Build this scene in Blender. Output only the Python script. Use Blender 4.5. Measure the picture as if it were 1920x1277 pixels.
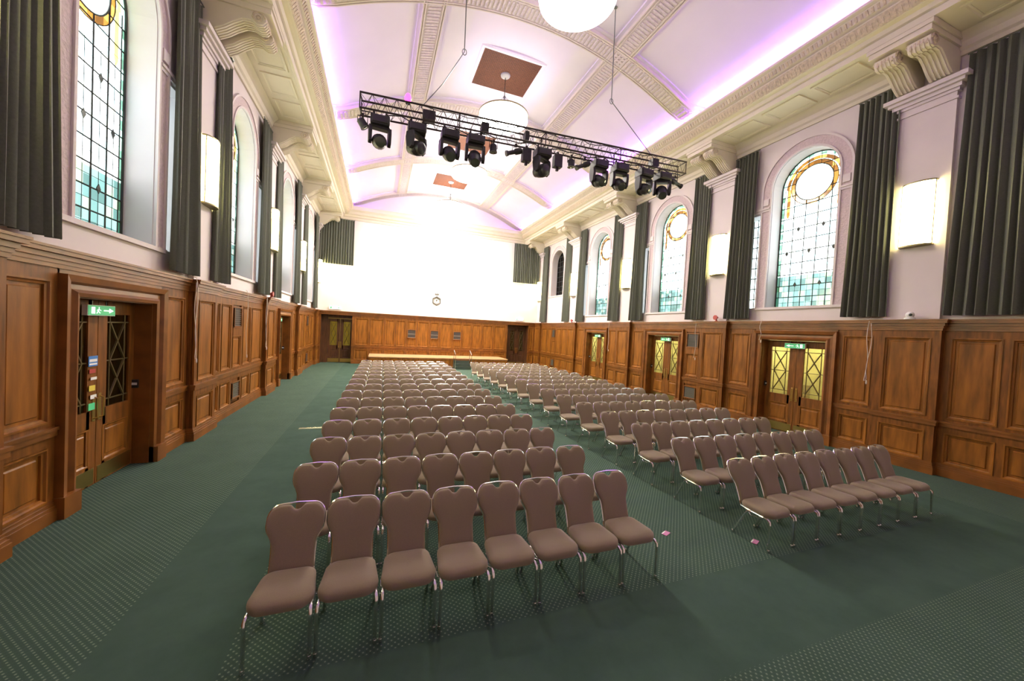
import bpy, bmesh, math, random
from mathutils import Vector, Matrix
random.seed(7)
PI = math.pi
sc = bpy.context.scene
for o in list(bpy.data.objects):
    bpy.data.objects.remove(o, do_unlink=True)
COL = sc.collection

# ------------------------------------------------------------------ camera, world, exposure
def set_camera():
    yaw, pitch, roll = 0.3522, -0.0252, 0.0512
    fw = Vector((math.sin(yaw)*math.cos(pitch), math.cos(yaw)*math.cos(pitch), math.sin(pitch)))
    r = Vector((math.cos(yaw), -math.sin(yaw), 0)); u = r.cross(fw)
    r2 = r*math.cos(roll) + u*math.sin(roll); u2 = -r*math.sin(roll) + u*math.cos(roll)
    m = Matrix(((r2.x, u2.x, -fw.x, 0), (r2.y, u2.y, -fw.y, 0), (r2.z, u2.z, -fw.z, 2.6), (0, 0, 0, 1)))
    cd = bpy.data.cameras.new('camera'); co = bpy.data.objects.new('camera', cd); COL.objects.link(co)
    cd.sensor_width = 36; cd.lens = 683.57/1920*36; cd.clip_end = 200; cd.clip_start = .05
    co.matrix_world = m; sc.camera = co
set_camera()
sc.view_settings.view_transform = 'Standard'
sc.view_settings.look = 'None'
sc.view_settings.gamma = 1
sc.view_settings.use_curve_mapping = False
sc.view_settings.exposure = 0.62
try:
    sc.cycles.use_denoising = True
    sc.cycles.denoiser = 'OPENIMAGEDENOISE'
    sc.cycles.max_bounces = 7; sc.cycles.diffuse_bounces = 4; sc.cycles.glossy_bounces = 3
    sc.cycles.transmission_bounces = 4; sc.cycles.transparent_max_bounces = 12
    sc.cycles.sample_clamp_indirect = 6; sc.cycles.caustics_reflective = False; sc.cycles.caustics_refractive = False
except Exception as e:
    print(e)
w = bpy.data.worlds.new('world'); sc.world = w; w.use_nodes = True
bg = w.node_tree.nodes['Background']; bg.inputs[0].default_value = (.86, .95, 1, 1); bg.inputs[1].default_value = 4.2

# room measures (metres): x across, y away from the camera, z up
XL, XR, D, YB = -3.70, 11.38, 25.6, -3.2
XC = (XL+XR)/2
PER = 5.12
def pier(k): return 4.13+PER*k, 5.2+PER*k
def cen(k): return 7.17+PER*k
DZ = 3.32      # top of the wooden dado
SZ = 9.27      # soffit over the side strips

def area(name, loc, rot, sx, sy, power, col, spread=PI):
    l = bpy.data.lights.new(name, 'AREA'); l.shape = 'RECTANGLE'; l.size = sx; l.size_y = sy
    l.energy = power; l.color = col; l.spread = spread
    o = bpy.data.objects.new(name, l); o.location = loc; o.rotation_euler = rot; COL.objects.link(o)
    return o
# coloured cove lighting that lies in the trough behind both cornices
for s, x in ((-1, XC-5.86), (1, XC+5.86)):
    area('cove_light', (x - s*.14, (YB+D)/2, 9.97), (0, PI - s*.95, 0), .05, D-YB-1, 300, (.30, .11, 1))
    area('cove_light', (x + s*.02, (YB+D)/2, 9.90), (0, PI - s*.1, 0), .06, D-YB-1, 150, (.85, .28, 1))

# ------------------------------------------------------------------ materials
MATS = {}
def nt(name):
    m = bpy.data.materials.new(name); m.use_nodes = True
    t = m.node_tree; return m, t, t.nodes['Principled BSDF']
def N(t, kind, **kw):
    n = t.nodes.new(kind)
    for k, v in kw.items(): setattr(n, k, v)
    return n
def mat(name, col, rough=.6, metal=0, var=0, vscale=8, bump=0, bscale=60, stretch=None, spec=None, emit=None, estr=0, sheen=0):
    m, t, b = nt(name); MATS[name] = m
    b.inputs['Base Color'].default_value = (*col, 1); b.inputs['Roughness'].default_value = rough
    b.inputs['Metallic'].default_value = metal
    if spec is not None: b.inputs['Specular IOR Level'].default_value = spec
    if sheen: b.inputs['Sheen Weight'].default_value = sheen
    if emit: b.inputs['Emission Color'].default_value = (*emit, 1); b.inputs['Emission Strength'].default_value = estr
    if var or bump:
        tc = N(t, 'ShaderNodeTexCoord'); mp = N(t, 'ShaderNodeMapping')
        t.links.new(tc.outputs['Object'], mp.inputs['Vector'])
        if stretch: mp.inputs['Scale'].default_value = stretch
    if var:
        n = N(t, 'ShaderNodeTexNoise'); n.inputs['Scale'].default_value = vscale; n.inputs['Detail'].default_value = 5
        t.links.new(mp.outputs[0], n.inputs['Vector'])
        cr = N(t, 'ShaderNodeValToRGB')
        cr.color_ramp.elements[0].position = .3; cr.color_ramp.elements[1].position = .7
        cr.color_ramp.elements[0].color = (*[c*(1-var) for c in col], 1)
        cr.color_ramp.elements[1].color = (*[min(1, c*(1+var)) for c in col], 1)
        t.links.new(n.outputs['Fac'], cr.inputs[0]); t.links.new(cr.outputs[0], b.inputs['Base Color'])
    if bump:
        n = N(t, 'ShaderNodeTexNoise'); n.inputs['Scale'].default_value = bscale; n.inputs['Detail'].default_value = 3
        t.links.new(mp.outputs[0], n.inputs['Vector'])
        bp = N(t, 'ShaderNodeBump'); bp.inputs['Strength'].default_value = bump; bp.inputs['Distance'].default_value = .02
        t.links.new(n.outputs['Fac'], bp.inputs['Height']); t.links.new(bp.outputs[0], b.inputs['Normal'])
    return m
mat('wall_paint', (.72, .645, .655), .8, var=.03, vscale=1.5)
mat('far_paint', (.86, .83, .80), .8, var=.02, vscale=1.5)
mat('ornate_plaster', (.62, .50, .53), .8, var=.10, vscale=22, bump=1, bscale=24)
mat('cream', (.74, .67, .56), .7, var=.03, vscale=2)
mat('cream_ornate', (.66, .56, .42), .7, var=.16, vscale=20, bump=1, bscale=26)
mat('vault_paint', (.80, .735, .79), .8, var=.02, vscale=1)
mat('rib_plaster', (.72, .64, .60), .8, var=.10, vscale=16, bump=1, bscale=20)
mat('oak', (.185, .064, .010), .42, var=.42, vscale=3.0, bump=.05, bscale=30, stretch=(5, 5, .7), spec=.35)
mat('oak_panel', (.245, .088, .012), .40, var=.40, vscale=2.2, bump=.04, bscale=30, stretch=(4, 4, .6), spec=.35)
mat('oak_dark', (.085, .032, .012), .4, var=.4, vscale=3, stretch=(5, 5, .7))
mat('oak_trim', (.21, .072, .012), .34, var=.3, vscale=3, spec=.6)
mat('stage_top', (.62, .38, .20), .35, var=.15, vscale=2, stretch=(1, 6, 1))
mat('chair_fabric', (.240, .180, .122), .92, var=.10, vscale=260, bump=.25, bscale=420, sheen=.25)
mat('chrome', (.78, .76, .76), .16, metal=1)
mat('steel_dark', (.20, .22, .21), .28, metal=1)
mat('curtain', (.082, .088, .064), .7, var=.12, vscale=40, bump=.1, bscale=200, sheen=.15)
mat('lead', (.05, .055, .05), .5, metal=.3)
mat('brass', (.62, .42, .14), .3, metal=1)
mat('bronze', (.30, .26, .14), .4, metal=.8)
mat('lattice_bronze', (.12, .085, .03), .45, metal=.4)
mat('emblem_bronze', (.10, .085, .07), .6)
mat('black', (.018, .016, .02), .45, var=.2, vscale=30)
mat('black_metal', (.04, .03, .03), .4, metal=.6)
mat('lens', (.05, .06, .05), .08, spec=.8)
mat('white_plastic', (.8, .8, .78), .5)
mat('cord_white', (.72, .62, .55), .7)
mat('rose_grey', (.32, .31, .27), .4)
mat('red_plastic', (.45, .06, .06), .4)
mat('grille', (.19, .07, .03), .6, var=.2, vscale=20)
mat('vent_dark', (.045, .035, .03), .5)
mat('grey_vent', (.12, .11, .09), .5)
mat('sign_green', (.04, .30, .12), .5, emit=(.12, .6, .25), estr=.35)
mat('sign_white', (.85, .9, .85), .5, emit=(.9, 1, .9), estr=.9)
mat('blue_notice', (.05, .22, .62), .5)
mat('paper_white', (.85, .85, .85), .6)
mat('yellow_notice', (.75, .6, .08), .6)
mat('pink_label', (.55, .2, .38), .7)
for k_, e_ in enumerate((34, 30, 30, 32, 38)): mat('sconce_glass_%d' % k_, (.9, .88, .8), .4, emit=(1, .87, .36), estr=e_)
for k_, e_ in enumerate((2.8, 3.2, 11, 16)): mat('pendant_glass_%d' % k_, (.9, .9, .88), .4, emit=(1, .94, .93), estr=e_)
for k_, e_ in enumerate((3, 36, 115, 135)): mat('pendant_down_glow_%d' % k_, (.9, .9, .88), .4, emit=(1, .93, .80), estr=e_)  # downward glow added to the pendants to brighten floor and chairs, strongest far off
mat('pink_lamp', (.9, .1, .5), .4, emit=(1, .04, .42), estr=4)
mat('back_room', (.62, .56, .36), .7, var=.3, vscale=2)
mat('back_room_glow', (.5, .36, .1), .7, emit=(.7, .5, .1), estr=.16)  # walls glow by themselves in place of light in the lobby
mat('door_green_carpet', (.22, .26, .06), .9)

def carpet():
    m, t, b = nt('carpet'); MATS['carpet'] = m; L = t.links.new
    b.inputs['Roughness'].default_value = .95; b.inputs['Specular IOR Level'].default_value = .15
    tc = N(t, 'ShaderNodeTexCoord'); sep = N(t, 'ShaderNodeSeparateXYZ'); L(tc.outputs['Object'], sep.inputs[0])
    def M(op, a, c=None):
        n = N(t, 'ShaderNodeMath', operation=op)
        for i, v in enumerate((a, c)):
            if v is None: continue
            if isinstance(v, (int, float)): n.inputs[i].default_value = v
            else: L(v, n.inputs[i])
        return n.outputs[0]
    x, y = sep.outputs[0], sep.outputs[1]
    k = 2*PI/.054
    d = M('MULTIPLY', M('SINE', M('MULTIPLY', x, k)), M('SINE', M('MULTIPLY', y, k)))
    dots = M('GREATER_THAN', d, .66)
    gap = M('LESS_THAN', d, -.5)
    # plain woven borders between the dotted fields
    def band(v, a, c): return M('MULTIPLY', M('GREATER_THAN', v, a), M('LESS_THAN', v, c))
    inx = band(x, -1.95, 9.63)
    by = M('MULTIPLY', band(y, 1.98, 2.98), inx)
    bx = M('MULTIPLY', M('MAXIMUM', band(x, -1.95, -1.0), band(x, 8.7, 9.63)), M('GREATER_THAN', y, 1.98))
    plain = M('MAXIMUM', by, bx)
    mask = M('MULTIPLY', dots, M('SUBTRACT', 1, plain))
    maskg = M('MULTIPLY', gap, M('SUBTRACT', 1, plain))
    nz = N(t, 'ShaderNodeTexNoise'); nz.inputs['Scale'].default_value = 1.6; nz.inputs['Detail'].default_value = 8; nz.inputs['Roughness'].default_value = .7
    L(tc.outputs['Object'], nz.inputs['Vector'])
    cr = N(t, 'ShaderNodeValToRGB'); L(nz.outputs['Fac'], cr.inputs[0])
    cr.color_ramp.elements[0].position = .35; cr.color_ramp.elements[1].position = .68
    cr.color_ramp.elements[0].color = (.042, .078, .059, 1); cr.color_ramp.elements[1].color = (.056, .098, .075, 1)
    m1 = N(t, 'ShaderNodeMixRGB'); L(mask, m1.inputs[0]); L(cr.outputs[0], m1.inputs[1]); m1.inputs[2].default_value = (.16, .21, .15, 1)
    m2 = N(t, 'ShaderNodeMixRGB'); L(maskg, m2.inputs[0]); L(m1.outputs[0], m2.inputs[1]); m2.inputs[2].default_value = (.042, .078, .058, 1)
    L(m2.outputs[0], b.inputs['Base Color'])
    n2 = N(t, 'ShaderNodeTexNoise'); n2.inputs['Scale'].default_value = 300; L(tc.outputs['Object'], n2.inputs['Vector'])
    bp = N(t, 'ShaderNodeBump'); bp.inputs['Strength'].default_value = .3; bp.inputs['Distance'].default_value = .01
    L(n2.outputs['Fac'], bp.inputs['Height']); L(bp.outputs[0], b.inputs['Normal'])
carpet()

def glass(name, col, dens=.25, tile=0):
    m = bpy.data.materials.new(name); MATS[name] = m; m.use_nodes = True; t = m.node_tree; L = t.links.new
    t.nodes.remove(t.nodes['Principled BSDF']); out = t.nodes['Material Output']
    tr = N(t, 'ShaderNodeBsdfTransparent'); tl = N(t, 'ShaderNodeBsdfTranslucent'); gl = N(t, 'ShaderNodeBsdfGlossy')
    gl.inputs['Roughness'].default_value = .12
    mx = N(t, 'ShaderNodeMixShader'); mx.inputs[0].default_value = dens
    mg = N(t, 'ShaderNodeMixShader'); mg.inputs[0].default_value = .06
    L(tr.outputs[0], mx.inputs[1]); L(tl.outputs[0], mx.inputs[2]); L(mx.outputs[0], mg.inputs[1]); L(gl.outputs[0], mg.inputs[2]); L(mg.outputs[0], out.inputs[0])
    if tile:
        tc = N(t, 'ShaderNodeTexCoord'); mp = N(t, 'ShaderNodeMapping'); mp.inputs['Scale'].default_value = (0, 6.1, 6.1)
        L(tc.outputs['Object'], mp.inputs[0])
        sn = N(t, 'ShaderNodeVectorMath', operation='FLOOR'); L(mp.outputs[0], sn.inputs[0])
        wn = N(t, 'ShaderNodeTexWhiteNoise'); L(sn.outputs[0], wn.inputs['Vector'])
        cr = N(t, 'ShaderNodeValToRGB'); cr.color_ramp.interpolation = 'CONSTANT'
        cols = tile
        cr.color_ramp.elements[0].color = (*cols[0], 1); cr.color_ramp.elements[1].color = (*cols[1], 1); cr.color_ramp.elements[1].position = .3
        for i, c in enumerate(cols[2:]):
            e = cr.color_ramp.elements.new(.5+.18*i); e.color = (*c, 1)
        L(wn.outputs['Value'], cr.inputs[0]); L(cr.outputs[0], tr.inputs[0]); L(cr.outputs[0], tl.inputs[0])
    else:
        tr.inputs[0].default_value = (*col, 1); tl.inputs[0].default_value = (*col, 1)
glass('glass_clear', (1, 1, 1), .3, tile=[(.98, .98, .96), (.9, .98, .95), (.97, .97, .9), (.85, .96, .96)])
glass('glass_lower', (1, 1, 1), .3, tile=[(.40, .50, .47), (.32, .43, .41), (.52, .60, .48), (.26, .35, .33)])
glass('glass_white', (1, 1, 1), .3)
glass('glass_amber', (1, 1, 1), .4, tile=[(.32, .12, .02), (.20, .065, .01), (.48, .23, .06), (.15, .045, .008)])
glass('glass_gold', (.8, .62, .12), .4)
glass('glass_green', (1, 1, 1), .4, tile=[(.12, .24, .17), (.35, .50, .38), (.08, .16, .12), (.5, .62, .5)])
glass('glass_brown', (.10, .07, .04), .2)
glass('door_glass', (.80, .82, .62), .15)
def dark_wood_behind(): pass

# ------------------------------------------------------------------ mesh building
class MB:
    def __init__(s): s.v = []; s.f = []; s.T = None
    def add(s, vs, fs):
        n = len(s.v)
        s.v += [tuple(v) for v in vs]; s.f += [tuple(n+i for i in f) for f in fs]
    def box(s, x0, x1, y0, y1, z0, z1):
        s.add([(x, y, z) for x in (x0, x1) for y in (y0, y1) for z in (z0, z1)],
              [(0, 1, 3, 2), (4, 6, 7, 5), (0, 4, 5, 1), (2, 3, 7, 6), (0, 2, 6, 4), (1, 5, 7, 3)])
        return s
    def obox(s, c, ax, ay, az):   # oriented box, half-axis vectors
        c = Vector(c)
        s.add([c+i*ax+j*ay+k*az for i in (-1, 1) for j in (-1, 1) for k in (-1, 1)],
              [(0, 1, 3, 2), (4, 6, 7, 5), (0, 4, 5, 1), (2, 3, 7, 6), (0, 2, 6, 4), (1, 5, 7, 3)])
    def tube(s, pts, r, n=8, cap=True):
        pts = [Vector(p) for p in pts]; rings = []
        up = None
        for i, p in enumerate(pts):
            d = (pts[min(i+1, len(pts)-1)]-pts[max(i-1, 0)])
            if d.length < 1e-9: d = Vector((0, 0, 1))
            d.normalize()
            if up is None: up = Vector((0, 0, 1)) if abs(d.z) < .9 else Vector((1, 0, 0))
            a = d.cross(up)
            if a.length < 1e-6: a = d.orthogonal()
            a.normalize(); b = a.cross(d).normalized(); up = b
            rr = r[i] if isinstance(r, (list, tuple)) else r
            rings.append([p+a*rr*math.cos(2*PI*k/n)+b*rr*math.sin(2*PI*k/n) for k in range(n)])
        s.loft(rings, cap)
        return s
    def loft(s, rings, cap=True, closed=True):
        n = len(rings[0]); vs = [v for r in rings for v in r]; fs = []
        for i in range(len(rings)-1):
            for k in range(n if closed else n-1):
                a = i*n+k; b = i*n+(k+1) % n
                fs.append((a, b, b+n, a+n))
        if cap:
            fs.append(tuple(reversed(range(n)))); fs.append(tuple(range((len(rings)-1)*n, len(rings)*n)))
        s.add(vs, fs)
    def lathe(s, prof, c=(0, 0, 0), n=24, cap=True):
        s.loft([[(c[0]+r*math.cos(2*PI*k/n), c[1]+r*math.sin(2*PI*k/n), c[2]+z) for k in range(n)] for r, z in prof], cap)
        return s
    def prism(s, poly, a, b):      # poly: list of 2-D points, a/b: functions mapping to the two end planes
        n = len(poly)
        s.add([a(*p) for p in poly]+[b(*p) for p in poly],
              [tuple(range(n)), tuple(range(2*n-1, n-1, -1))]+[(i, (i+1) % n, n+(i+1) % n, n+i) for i in range(n)])
        return s
    def ball(s, c, r, sx=1, sy=1, sz=1, n=10, m=6):
        rings = []
        for i in range(m+1):
            th = PI*i/m; rr = max(math.sin(th), .01)
            rings.append([(c[0]+r*sx*rr*math.cos(2*PI*k/n), c[1]+r*sy*rr*math.sin(2*PI*k/n), c[2]-r*sz*math.cos(th)) for k in range(n)])
        s.loft(rings); return s
    def build(s, name, material, parent=None, smooth=False, tf=None, bevel=0):
        vs = [tf(*v) for v in s.v] if tf else s.v
        me = bpy.data.meshes.new(name); me.from_pydata([tuple(v) for v in vs], [], s.f)
        bm = bmesh.new(); bm.from_mesh(me); bmesh.ops.recalc_face_normals(bm, faces=bm.faces); bm.to_mesh(me); bm.free()
        me.materials.append(MATS[material])
        if smooth:
            for p in me.polygons: p.use_smooth = True
            try: me.set_sharp_from_angle(angle=math.radians(42))
            except Exception: pass
        o = bpy.data.objects.new(name, me); COL.objects.link(o)
        if parent is not None: o.parent = parent
        if bevel:
            md = o.modifiers.new('bevel', 'BEVEL'); md.width = bevel; md.segments = 2; md.limit_method = 'ANGLE'
        return o
def empty(name, loc=(0, 0, 0), rz=0):
    o = bpy.data.objects.new(name, None); o.location = loc; o.rotation_euler = (0, 0, rz); o.empty_display_size = .2
    COL.objects.link(o); return o
def tag(o, label, cat, group=None):
    o['label'] = label; o['category'] = cat
    if group: o['group'] = group
    return o
def struct(o, label=None):
    o['kind'] = 'structure'
    if label: o['label'] = label
    return o
TR = [0]
def trim_name():
    TR[0] += 1; return 'trim_%d' % TR[0]
def copy_tree(o, parent=None):
    c = o.copy(); COL.objects.link(c)
    if parent is not None: c.parent = parent
    for ch in list(o.children):
        copy_tree(ch, c)
    return c
# wall-local maps: (s along the wall, u out of the wall into the room, z)
def mapL(s, u, z): return (XL+u, s, z)
def mapR(s, u, z): return (XR-u, s, z)
def mapF(s, u, z): return (s, D-u, z)
def mapB(s, u, z): return (s, YB+u, z)
def ubox(m, s0, s1, u0, u1, z0, z1): m.box(s0, s1, u0, u1, z0, z1)
def frame_loops(m, s0, s1, z0, z1, prof, fill=True):
    # nested rectangles: prof = [(inset, u), ...]
    loops = [[(s0+i, u, z0+i), (s1-i, u, z0+i), (s1-i, u, z1-i), (s0+i, u, z1-i)] for i, u in prof]
    n = 4; vs = [v for l in loops for v in l]; fs = []
    for a in range(len(loops)-1):
        for k in range(4): fs.append((a*4+k, a*4+(k+1) % 4, a*4+4+(k+1) % 4, a*4+4+k))
    if fill: fs.append(tuple(range(len(loops)*4-4, len(loops)*4)))
    m.add(vs, fs)

# ------------------------------------------------------------------ floor and shell
floor = MB(); floor.box(XL-1.2, XR+1.2, YB-.3, D+1.2, -.2, 0)
struct(floor.build('floor', 'carpet'), 'dark green patterned carpet floor')

WIN_R, SPR, SILL = .88, 7.40, 3.75      # half width, spring line and sill of the arched windows
REC = .42                               # depth of the window reveals
DOORW, DOORH, DREC = .87, 2.76, .24
DOORS = {'L': [0, 2], 'R': [0, 1, 2]}
def wall(side):
    mp = mapL if side == 'L' else mapR
    m = MB(); top = 9.9
    cols = [YB, D+.02]
    ops = []                            # (s0, s1, zlow(s), zhigh(s), depth)
    for k in range(4):
        c = cen(k); sill = SILL if not (side == 'R' and k == 3) else 5.2
        ops.append((c-WIN_R, c+WIN_R, (lambda s, q=sill: q), (lambda s, c=c: SPR+math.sqrt(max(0, WIN_R**2-(s-c)**2))), REC, 14))
        if not (side == 'R' and k == 3):
            for a in (-1, 1):
                s0, s1 = sorted((c+a*1.22, c+a*1.78))
                ops.append((s0, s1, (lambda s: SILL), (lambda s: 6.72), REC, 1))
        if k in DOORS[side]:
            ops.append((c-DOORW, c+DOORW, (lambda s: 0.), (lambda s: DOORH), DREC, 1))
    xs = {YB, D+.02}
    for s0, s1, lo, hi, d, n in ops:
        for i in range(n+1):
            t = i/n
            if n > 1: t = .5-.5*math.cos(PI*t)
            xs.add(round(s0+(s1-s0)*t, 5))
    xs = sorted(xs)
    def quad(a, b, c, d): m.add([a, b, c, d], [(0, 1, 2, 3)])
    for a, b in zip(xs[:-1], xs[1:]):
        mid = (a+b)/2
        act = sorted([o for o in ops if o[0] < mid < o[1]], key=lambda o: o[2](mid))
        za = zb = 0.
        for o in act:
            la, lb, ha, hb = o[2](a), o[2](b), o[3](a), o[3](b)
            if la > za+1e-6: quad((a, 0, za), (b, 0, zb), (b, 0, lb), (a, 0, la))
            if la > .01: quad((a, 0, la), (b, 0, lb), (b, -o[4], lb), (a, -o[4], la))
            quad((a, 0, ha), (b, 0, hb), (b, -o[4], hb), (a, -o[4], ha))
            za, zb = ha, hb
        quad((a, 0, za), (b, 0, zb), (b, 0, top), (a, 0, top))
    for s0, s1, lo, hi, d, n in ops:
        for s in (s0, s1):
            l, h = lo(s), (SPR if n > 1 else hi(s))
            quad((s, 0, l), (s, -d, l), (s, -d, h), (s, 0, h))
    o = m.build('wall_left' if side == 'L' else 'wall_right', 'wall_paint', tf=mp)
    # outer skin that closes the building around the openings, so that daylight comes in by the windows only
    return struct(o, 'pale pink painted side wall with arched window openings')
wall('L'); wall('R')

def far_wall():
    m = MB()
    ops = [(-3.4, -1.6, 3.08), (9.0, 10.65, 3.08)]
    xs = [XL-.1, -3.4, -1.6, 9.0, 10.65, XR+.1]
    for a, b in zip(xs[:-1], xs[1:]):
        z0 = 0
        for o in ops:
            if o[0]-1e-6 <= a and b <= o[1]+1e-6: z0 = o[2]
        m.add([(a, 0, z0), (b, 0, z0), (b, 0, 12.4), (a, 0, 12.4)], [(0, 1, 2, 3)])
    struct(m.build('wall_far', 'far_paint', tf=mapF), 'bright white end wall')
    for a, b, h in ops:
        r = MB()
        r.add([(a, 0, 0), (a, -.65, 0), (a, -.65, h), (a, 0, h)], [(0, 1, 2, 3)])
        r.add([(b, 0, 0), (b, -.65, 0), (b, -.65, h), (b, 0, h)], [(0, 1, 2, 3)])
        r.add([(a, 0, h), (b, 0, h), (b, -.65, h), (a, -.65, h)], [(0, 1, 2, 3)])
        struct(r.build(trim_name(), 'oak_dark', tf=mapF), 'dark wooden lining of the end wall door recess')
far_wall()
bw = MB(); bw.box(XL-.1, XR+.1, YB-.2, YB, 0, 12.4); struct(bw.build('wall_back', 'wall_paint'), 'wall behind the camera')

# ------------------------------------------------------------------ vaulted ceiling
def vz(u): return max(11.65-.048*u*u, 10.25)
def ceiling():
    m = MB(); n = 40; U = 6.35
    low = [(XC-U+2*U*i/n) for i in range(n+1)]
    ring = lambda y: [(x, y, vz(x-XC)) for x in low]+[(x, y, vz(x-XC)+.25) for x in reversed(low)]
    m.loft([ring(YB-.1), ring(D+.1)])
    struct(m.build('ceiling', 'vault_paint', smooth=True), 'white segmental vaulted plaster ceiling')
ceiling()
def ribs():
    def arch(y0, y1, dz, u0, name_mat, grow=0, n=30):
        m = MB(); xs = [XC-u0+2*u0*i/n for i in range(n+1)]
        r = [[(x, y0, vz(x-XC)-dz), (x, y1, vz(x-XC)-dz), (x, y1, vz(x-XC)+.02), (x, y0, vz(x-XC)+.02)] for x in xs]
        m.loft(r); return m
    for k in range(-1, 5):
        y = (pier(k)[0]+pier(k)[1])/2 if k < 4 else D-.35
        m = arch(y-.42, y+.42, .05, 5.95, 0)
        m2 = arch(y-.29, y+.29, .13, 5.9, 0)
        e = struct(m.build(trim_name(), 'vault_paint'), 'plaster band across the vault')
        m2.build('ornament', 'rib_plaster', e)
        mm = MB()
        for dy in (-.31, .31, -.24, .24):
            a = arch(y+dy-.015, y+dy+.015, .155, 5.9, 0); mm.add(a.v, a.f)
        mm.build('bead', 'cream', e)
        # small repeated flutes across the band
        fl = MB()
        for i in range(100):
            x = XC-5.8+11.6*(i+.5)/100; z = vz(x-XC)-.14
            fl.obox((x, y, z), Vector((.028, 0, -.096*(x-XC)*.028)), Vector((0, .19, 0)), Vector((0, 0, .014)))
        fl.build('flutes', 'rib_plaster', e)
    for s in (-1, 1):
        x = XC+s*2.76; z = vz(2.76)
        a = -.096*2.76*s
        def blk(x0, x1, d):
            m = MB(); m.add([(X, Y, vz(X-XC)-(d if t == 0 else -.02)) for X in (x0, x1) for Y in (YB, D) for t in (0, 1)],
                            [(0, 1, 3, 2), (4, 6, 7, 5), (0, 4, 5, 1), (2, 3, 7, 6), (0, 2, 6, 4), (1, 5, 7, 3)]); return m
        e = struct(blk(x-.40, x+.40, .052).build(trim_name(), 'vault_paint'), 'plaster band running along the vault')
        blk(x-.27, x+.27, .128).build('ornament', 'rib_plaster', e)
        mm = MB()
        for dx in (-.29, .29, -.225, .225):
            q = blk(x+dx-.015, x+dx+.015, .15); mm.add(q.v, q.f)
        mm.build('bead', 'cream', e)
        fl = MB()
        nn = 260
        for i in range(nn):
            y = YB+(D-YB)*(i+.5)/nn
            fl.obox((x, y, z-.138), Vector((.17, 0, a*.17)), Vector((0, .028, 0)), Vector((0, 0, .012)))
        fl.build('flutes', 'rib_plaster', e)
ribs()

def entablature():
    for s, mp, nm in ((-1, mapL, 'left'), (1, mapR, 'right')):
        # soffit with crown moulding: profile in (u, z), u measured from the wall
        prof = [(0, 8.90), (.05, 8.90), (.07, 8.98), (.12, 9.02), (.16, 9.12), (.24, 9.20), (.30, SZ), (1.24, SZ),
                (1.27, SZ-.02), (1.34, SZ-.02), (1.36, SZ+.10), (1.42, SZ+.12), (1.46, SZ+.19), (1.54, 9.47), (1.60, 9.47), (1.61, 9.50),
                (1.70, 9.64), (1.72, 9.70), (1.80, 9.74), (1.86, 9.86), (1.93, 9.90), (1.94, 9.95), (1.88, 9.96), (1.80, 9.86), (1.66, 9.72), (1.56, 9.56), (1.15, 9.55), (1.15, 10.2), (0, 10.2)]
        m = MB(); m.loft([[(YB, u, z) for u, z in prof], [(D, u, z) for u, z in prof]])
        e = struct(m.build(trim_name(), 'cream', tf=mp), 'cream cornice and soffit running along the %s wall' % nm)
        orn = MB()   # egg and dart course and leaf course
        n = 300
        for i in range(n):
            y = YB+(D-YB)*(i+.5)/n
            orn.obox((y, 1.655, 9.565), Vector((.030, 0, 0)), Vector((0, .038, .055)), Vector((0, .022, -.016)))
            orn.obox((y, 1.825, 9.79), Vector((.022, 0, 0)), Vector((0, .03, .05)), Vector((0, .014, -.010)))
        orn.build('egg_and_dart', 'cream_ornate', e, tf=mp)
        band = MB(); band.prism([(1.585, 9.475), (1.62, 9.48), (1.74, 9.66), (1.70, 9.67)], lambda u, z: (YB, u, z), lambda u, z: (D, u, z))
        band.build('ornament_band', 'cream_ornate', e, tf=mp)
        cof = MB()
        for k in range(-1, 5):
            b0 = pier(k)[1]+.12 if k >= -1 else YB
            b1 = pier(k+1)[0]-.12 if k < 4 else D
            if k == 4 or b1 > D: continue
            w_ = (b1-b0)/3
            for j in range(3):
                a0, a1 = b0+j*w_+.13, b0+(j+1)*w_-.13
                # s along wall, inset loops in the (s, u) plane
                l = [(0, SZ), (0, SZ-.035), (.05, SZ-.035), (.07, SZ-.012), (.10, SZ-.012), (.10, SZ)]
                loops = [[(a0+i, .42+i, z), (a1-i, .42+i, z), (a1-i, 1.16-i, z), (a0+i, 1.16-i, z)] for i, z in l]
                vs = [v for q in loops for v in q]; fs = []
                for a in range(len(loops)-1):
                    for c in range(4): fs.append((a*4+c, a*4+(c+1) % 4, a*4+4+(c+1) % 4, a*4+4+c))
                cof.add(vs, fs)
        cof.build('coffer', 'cream', e, tf=mp)
    # cornice at the head of the end wall
    prof = [(0, 9.15), (.05, 9.15), (.06, 9.30), (.12, 9.34), (.14, 9.44), (.24, 9.48), (.30, 9.62), (.42, 9.72), (.46, 9.86), (.5, 9.92), (.4, 9.95), (0, 9.95)]
    m = MB(); m.loft([[(XL+1.3, u, z) for u, z in prof], [(XR-1.3, u, z) for u, z in prof]])
    struct(m.build(trim_name(), 'cream', tf=mapF), 'cream cornice across the end wall')
entablature()

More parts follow.
